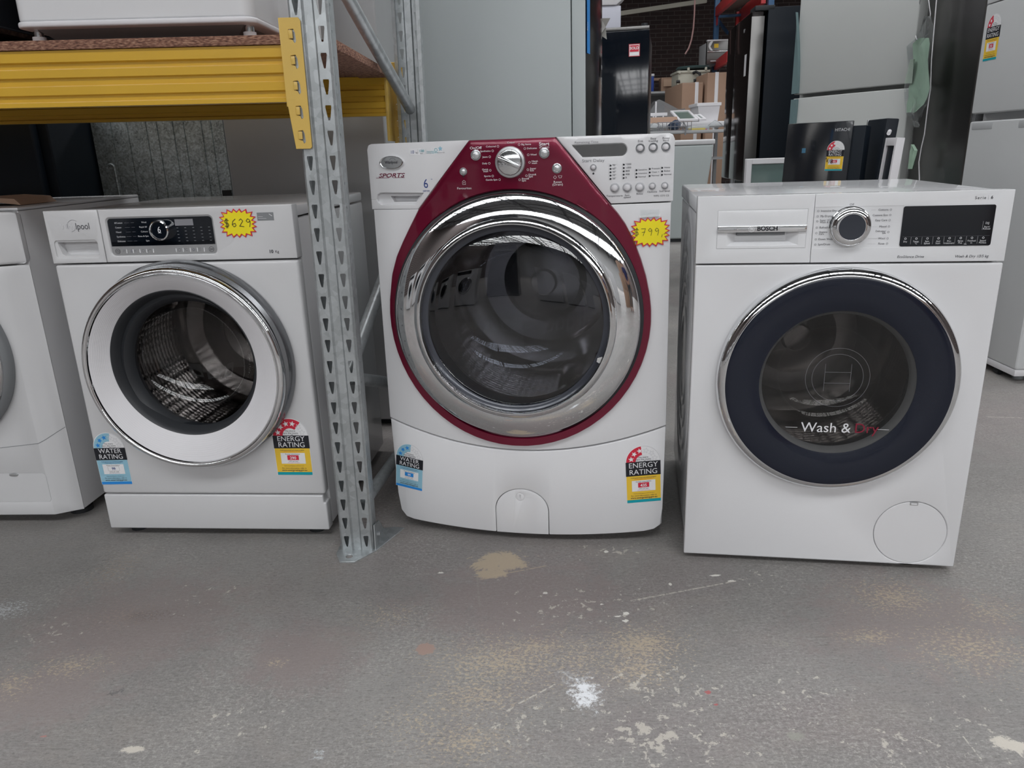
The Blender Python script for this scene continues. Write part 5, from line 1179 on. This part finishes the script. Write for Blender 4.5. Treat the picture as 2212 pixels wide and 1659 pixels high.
crumple('plastic_bag',1545,280,8.8,.10,PLAS,'crumpled clear plastic bag right of the yellow packet',11,base=zb)
placed_box('storage_tub',1487,1534,270,279,8.98-.16,.14,mat('frosted_plastic',(.42,.44,.46),.25),'frosted plastic tub lying on the low bench behind the yellow packet','tub',.02,base=zb+.001)
placed_box('flat_panel',1404,1458,257,262,9.10,.2,PLASTICW,'flat white plastic sheet under the timber strip on the far table','sheet',.002,base=tz+.0005)
r=empty('wire_basket',(at(1420,262,8.62)  .x,8.555,zb+.001),.0,'grey wire basket on the low bench in front of the clear bags','basket'); bm=bmesh.new()
for i in range(9): tube_bm([(.045*i,0,0),(.045*i,0,.085)],.004,5,bm)
for z in (.0,.04,.085): tube_bm([(0,0,z+.004),(.36,0,z+.004)],.004,5,bm); tube_bm([(0,.0,z+.004),(0,.07,z+.004)],.004,5,bm)
from_bm('wire_grid',bm,INKG,r)
tag(tube('curved_bar',[at(1470,268,8.52),at(1476,262,8.52),at(1482,275,8.52),at(1480,292,8.52)],.008,GREY,None,8),'dark bent metal bar hooked over the edge of the far table','bar')
# tall cartons with white straps
def carton(name,px0,px1,py0,Y,dep,label,strap,yaw=0,z0=0):
    a=at(px0,py0,Y); b=at(px1,py0,Y); r=empty(name,(a.x,Y,z0),yaw,label,'carton','tall strapped cartons'); w=b.x-a.x; h=a.z-z0
    c_=box('box_body',0,w,0,dep,0,h,CARD,r,.004); box('strap',w*strap,w*strap+.045,-.004,dep+.004,-0.0+.001,h+.004,PLASTICW,r,.001); 
    A=Art(flat()); A.rect(w*.05,w*.16,h-.62,h-.52,INKG); A.line([(w*.02,h-.012),(w*.98,h-.012)],.006,mat('box_tape',(.42,.30,.22),.4)); A.build('box_print',c_); return r
carton('tall_carton',1474,1519,179,10.45,1.1,'tall brown carton with a white strap, the lower of two beside the black fridge',.62)
carton('tall_carton',1529,1570,157,10.35,.6,'taller brown carton with a white strap, partly behind the black fridge',.40)
# washing machine tub on the lower carton
p=at(1476,179,10.6); q0=at(1530,152,10.6)
r=empty('washer_tub',(p.x+.03,11.05,p.z+.001),0,'cream washing machine tub with a black hose on top of the lower carton','machine tub')
CREAM=mat('cream_plastic',(.52,.52,.44),.45); w=.42; h=.19
o=box('tub_body',0,w,0,.45,.0,h,CREAM,r,.03,4); box('tub_rim',-.015,w+.015,-.015,.46,h-.03,h,CREAM,r,.006)
for x,z in ((-.02,.03),(.0,.17),(.12,h+.015),(.36,h+.015)): box('tub_lug',x,x+.028,-.03,.01,z-.02,z+.02,CREAM,r,.004)
tube('drain_hose',[(.20,-.02,.15),(.23,-.05,.165),(.28,-.06,.14),(.29,-.06,.09),(.25,-.05,.06),(.21,-.03,.055)],.020,BLACKM,r,12); tube('black_cap',[(-.03,-.02,.045),(.02,-.03,.05)],.02,BLACKM,r,10)
tag(lathe('drum_lid',[(0,.0),(.23,0),(.24,.02),(.22,.04),(0,.05)],0,0,mat('dark_green_grey',(.04,.07,.07),.4),None,48),'dark round lid on top of the cream machine tub','lid'); o=bpy.data.objects['drum_lid']; o.rotation_euler=(PI/2,0,0); o.location=(p.x+.28,11.25,p.z+h+.022)
# shelf with blue bin and carton in front of the brick wall
sa=at(1400,200,12.5); sb_=at(1468,196,12.5); sz=at(1430,197,12.5).z
r=empty('wall_shelf',(sa.x-.3,12.5,0),0,'grey metal shelving unit in front of the brick wall, holding the blue bin','shelving'); w=sb_.x-sa.x+.3
box('shelf_plate',0,w,0,.5,sz-.03,sz,LGREY,r,0); box('back_sheet',0,w,.5,.52,0,sz-.03,GREY,r,0); [box('shelf_post',x,x+.04,y,y+.04,0,sz-.03,GREY,r,0) for x in (0,w-.04) for y in (0,.45)]
BLUEP=mat('blue_plastic',(.02,.06,.30),.4)
placed_box('storage_bin',1400,1413,165,200,12.55,.3,BLUEP,'blue plastic bin at the left end of the far shelving','bin',.01,base=sz+.001); placed_box('folded_cloth',1398,1414,159,165,12.6,.2,PAPER,'white folded cloth on top of the blue bin','cloth',.01)
a=at(1429,196,12.55); b=at(1464,166,12.55)
r=empty('open_carton',(a.x,12.55,sz+.001),-.06,'small open brown carton on the far shelving, flap hanging forward','carton'); w=b.x-a.x; h=b.z-sz
box('box_body',0,w,.05,.35,0,h,CARD,r,.003); o=box('box_flap',.03,w-.02,0,.006,h*.35,h-.03,mat('pale_cardboard',(.45,.31,.22),.8),r,.001); box('box_flap',-.12,w,.33,.34,h-.02,h+.02,CARD,r,.001)
# second pallet rack, blue posts and red beams
r=empty('pallet_rack',(0,0,0),0,'blue and red pallet rack in front of the brick wall','rack')
def bpost(px,Y,ztop=4.2):
    p=at(px,60,Y); box('upright',p.x,p.x+.07,Y,Y+.06,0,ztop,BLUEST,r,.003); return p.x
x1=bpost(1543,12.0); x2=bpost(1657,10.0)
def seg(name,p0,p1,wz,m,par,wy=.05):
    p0=Vector(p0);p1=Vector(p1); d=p1-p0; bm=bmesh.new(); n_=d.normalized(); s_=n_.cross(Vector((0,0,1))).normalized()*wy/2; u_=Vector((0,0,wz/2)); vs=[bm.verts.new(p+a*s_+b*u_) for p in (p0,p1) for a,b in ((-1,-1),(1,-1),(1,1),(-1,1))]
    for q_ in ((3,2,1,0),(4,5,6,7),(0,1,5,4),(1,2,6,5),(2,3,7,6),(3,0,4,7)): bm.faces.new([vs[i] for i in q_])
    bmesh.ops.recalc_face_normals(bm,faces=bm.faces); return from_bm(name,bm,m,par)
seg('beam',at(1549,25,12.0),at(1592,-16,9.0),.12,REDST,r); seg('beam',at(1597,38,12.6),at(1650,-10,9.2),.16,REDST,r); seg('beam',at(1546,142,12.0),at(1575,122,9.6),.12,REDST,r)
seg('cross_brace',at(1552,36,12.0),at(1634,30,12.0),.035,BLUEST,r,.03); seg('cross_brace',at(1553,46,12.0),at(1572,72,12.4),.04,BLUEST,r,.03); seg('post_foot',at(1549,22,11.95),at(1549,45,11.95),.12,REDST,r,.09)
box('beam_end',at(1628,40,11.2).x,at(1634,40,11.2).x,11.2,11.25,at(1630,45,11.2).z,at(1630,25,11.2).z,REDST,r,.002); box('beam_end',at(1590,55,12.0).x,at(1596,55,12.0).x,12.0,12.06,at(1592,60,12.0).z,at(1592,25,12.0).z,REDST,r,.002)
ps=[at(1568,22,12.1),at(1590,22,12.5),at(1640,-12,9.2),at(1598,-10,9.0)]
zt_=max(p_.z for p_ in ps); o=pyd('shelf_board',[(p_.x,p_.y,p_.z+dz) for dz in (0,.03) for p_ in ps],[(0,1,2,3),(7,6,5,4),(0,4,5,1),(1,5,6,2),(2,6,7,3),(3,7,4,0)],mat('grey_brown_board',(.16,.13,.11),.8),None,False); tag(o,'brown board lying across the red beams of the far rack','shelf board')
# dishwasher front with label, standing on the lower red beam
a=at(1526,138,11.6); b=at(1566,88,11.6)
r=empty('dishwasher',(a.x,11.6,a.z),0,'grey steel dishwasher with a white label on the far rack','dishwasher'); w=b.x-a.x+.2; h=b.z-a.z
o=box('front',0,w,0,.06,0,h,STAIN,r,.004); box('cabinet',.01,w-.01,.06,.5,0,h-.01,LGREY,r,.002); box('top_edge',0,w,-.004,.06,h,h+.02,PLASTICW,r,.002); box('handle',0,w,-.03,0,h*.50,h*.58,CHROME2,r,.01); box('lower_slot',w*.12,w*.45,-.004,0,h*.1,h*.14,PLASTICW,r,0)
A=Art(flat()); A.poly([(w*.10,h*.76)]+[(w*.20-.06*math.cos(t)*0-.07*math.sin(t),h*.80+.07*math.cos(t)) for t in [PI*i/10 for i in range(11)]],PAPER,.002); A.rect(w*.22,w*.36,h*.70,h*.88,YEL,.002); A.build('rating_label',o)
# ceiling things at the back
q=seg('roof_rafter',at(1335,30,14),at(1525,2,14.4),.07,mat('cream_paint',(.42,.40,.34),.6),None,.07); q.name='trim_20'; tag(q,kind='structure')
hang('hanging_hose',[at(x,y,7.0) for x,y in ((1503,-150),(1502,-60),(1501,0),(1500,30),(1498,60),(1494,85),(1488,104),(1480,117))],.0065,mat('pink_hose',(.30,.17,.16),.5),'thin pink-brown hose hanging from the roof in front of the brick wall','hose')

# ------------------------------------------------------------------ behind the camera: what the chrome and glass mirror
def plain_washer(x,y,yaw):
    r=empty('washing_machine',(x,y,0),yaw,'white front-loading washing machine across the aisle, seen mirrored in the chrome door','washing machine','washing machines across the aisle')
    box('cabinet',-.30,.30,.02,.6,.02,.85,WHITE,r,.01); d=lathe('door',[(.20,.02),(.205,-.01),(.19,-.03),(.15,-.03),(.145,-.02)],0,.45,CHROME,r,48); lathe('door_window',[(.146,-.02),(.08,.0),(0,.005)],0,.45,BLACK,d,48); box('control_panel',-.12,.29,.012,.02,.74,.83,BLACK,r,.003); box('base',-.28,.28,.05,.58,0,.02,BLACKM,r,0); return r
def dup(root,loc,rz):
    r=root.copy(); COL.objects.link(r); r.location=loc; r.rotation_euler=(0,0,rz)
    for ch in root.children:
        c=ch.copy(); COL.objects.link(c); c.parent=r
        for g in ch.children: d=g.copy(); COL.objects.link(d); d.parent=c
    return r
pw=plain_washer(-2.9,-1.2,2.6)
for x,y,a in ((-2.3,-1.7,2.8),(-3.4,-.5,2.3),(-.75,-3.3,0),(.0,-3.3,0),(.75,-3.3,0)): dup(pw,(x,y,0),a)
r=empty('refrigerator',(-1.9,-2.9,0),2.9,'tall black refrigerator across the aisle, seen mirrored in the chrome door','refrigerator'); box('cabinet',-.35,.35,.06,.7,.02,1.8,STAIN,r,.01); box('door',-.35,.35,0,.058,.05,1.8,BLACK,r,.01); box('base',-.33,.33,.08,.68,0,.02,BLACKM,r,0)
for i,(x,z) in enumerate(((2.3,0),(2.85,0),(2.35,.61),(2.9,.61),(2.6,1.22))):
    o=box('carton',x-.25,x+.25,-3.2,-2.7,z,z+.60,CARD,None,.006); tag(o,'large brown carton stacked across the aisle, seen mirrored in the chrome door','carton','cartons stacked across the aisle')

# somebody further down the aisle, mirrored in the right of the chrome door
def skinned(name, pts, edges, rad, m, parent, sub=2):
    me=bpy.data.meshes.new(name); me.from_pydata([tuple(p) for p in pts],edges,[]); o=bpy.data.objects.new(name,me); COL.objects.link(o)
    md=o.modifiers.new('k','SKIN'); md.use_smooth_shade=True
    for i,r_ in enumerate(rad): me.skin_vertices[0].data[i].radius=(r_ if isinstance(r_,tuple) else (r_,r_))
    me.skin_vertices[0].data[0].use_root=True
    sd=o.modifiers.new('s','SUBSURF'); sd.levels=sub; sd.render_levels=sub
    dg=bpy.context.evaluated_depsgraph_get(); m2=bpy.data.meshes.new_from_object(o.evaluated_get(dg)); o.modifiers.clear(); o.data=m2; m2.materials.clear(); m2.materials.append(m); m2.polygons.foreach_set('use_smooth',[True]*len(m2.polygons)); o.parent=parent
    return o
pr=empty('person',(2.35,-1.75,0),.9,'person in a navy and mauve shirt, mirrored in the chrome door ring','person')
P=[(0,0,.95),(0,.0,1.15),(0,.01,1.36),(0,0,1.47),(0,-.01,1.56),(0,-.02,1.66),(0,-.015,1.73)]; E_=[(i,i+1) for i in range(6)]; Rr=[(.15,.11),(.135,.10),(.16,.10),(.055,.055),(.065,.075),(.078,.095),(.05,.06)]
def chain(start, pts, rads):
    i=start
    for p,r_ in zip(pts,rads): P.append(p); Rr.append(r_); E_.append((i,len(P)-1)); i=len(P)-1
    return i
for sx in (-1,1):
    i=chain(2,[(sx*.17,0,1.38),(sx*.23,.01,1.22),(sx*.27,.0,1.09),(sx*.29,-.06,.95),(sx*.30,-.12,.84),(sx*.30,-.14,.79)],[.06,.047,.04,.036,.026,.033])
    for q_,(dx,dy,l) in enumerate(((-.026,-.01,.07),(-.009,-.012,.08),(.009,-.012,.076),(.026,-.008,.062))): chain(i,[(sx*.30+dx,-.15+dy,.745),(sx*.30+dx,-.165+dy,.745-l*.5),(sx*.30+dx,-.158+dy,.745-l)],[.010,.009,.008])
    chain(i,[(sx*.30-sx*.035,-.165,.77),(sx*.30-sx*.045,-.18,.74)],[.011,.009])
    chain(0,[(sx*.095,0,.86),(sx*.105,-.01,.50),(sx*.11,.02,.12),(sx*.115,.01,.05),(sx*.125,-.13,.03)],[.085,.058,.04,.042,.032])
body=skinned('body',P,E_,Rr,SKIN,pr)
skinned('shirt',[(0,0,.90),(0,0,1.15),(0,.01,1.38),(0,.0,1.45),(-.18,0,1.38),(-.235,.01,1.20),(.18,0,1.38),(.235,.01,1.20)],[(0,1),(1,2),(2,3),(2,4),(4,5),(2,6),(6,7)],[(.175,.135),(.165,.13),(.185,.125),(.075,.075),.08,.062,.08,.062],NAVYCL,pr)
skinned('yoke',[(0,.0,1.36),(0,0,1.46),(-.19,0,1.40),(.19,0,1.40)],[(0,1),(0,2),(0,3)],[(.15,.132),.078,.082,.082],PINKCL,pr)
skinned('trousers',[(0,0,.95),(-.095,0,.84),(-.105,-.01,.50),(-.11,.02,.12),(.095,0,.84),(.105,-.01,.50),(.11,.02,.12)],[(0,1),(1,2),(2,3),(0,4),(4,5),(5,6)],[(.17,.13),.10,.075,.06,.10,.075,.06],mat('grey_trousers',(.06,.065,.075),.8),pr)
hb=bmesh.new(); bmesh.ops.create_uvsphere(hb,u_segments=24,v_segments=16,radius=.105)
for v_ in hb.verts: v_.co=Vector((v_.co.x*.86,v_.co.y*1.02+.012,v_.co.z*1.02+1.685)) if not (v_.co.y<-.03 and v_.co.z<.03) else Vector((v_.co.x*.6,v_.co.y*.4,v_.co.z*.6+1.66))
from_bm('hair',hb,HAIR,pr)
hb=bmesh.new()
for x in (-.03,.03): lathe_bm([(0,-.103),(.012,-.100),(.012,-.08)],x,1.655,12,hb)
from_bm('eyes',hb,INKK,pr); tube('nose',[(0,-.095,1.66),(0,-.118,1.63),(0,-.10,1.622)],[.008,.013,.009],SKIN,pr,8); tube('mouth',[(-.025,-.097,1.592),(0,-.104,1.590),(.025,-.097,1.592)],.006,PINKCL,pr,6)
for x in (-.083,.083): tube('ear',[(x,.0,1.675),(x*1.08,.012,1.655),(x,.008,1.625)],.010,SKIN,pr,8)
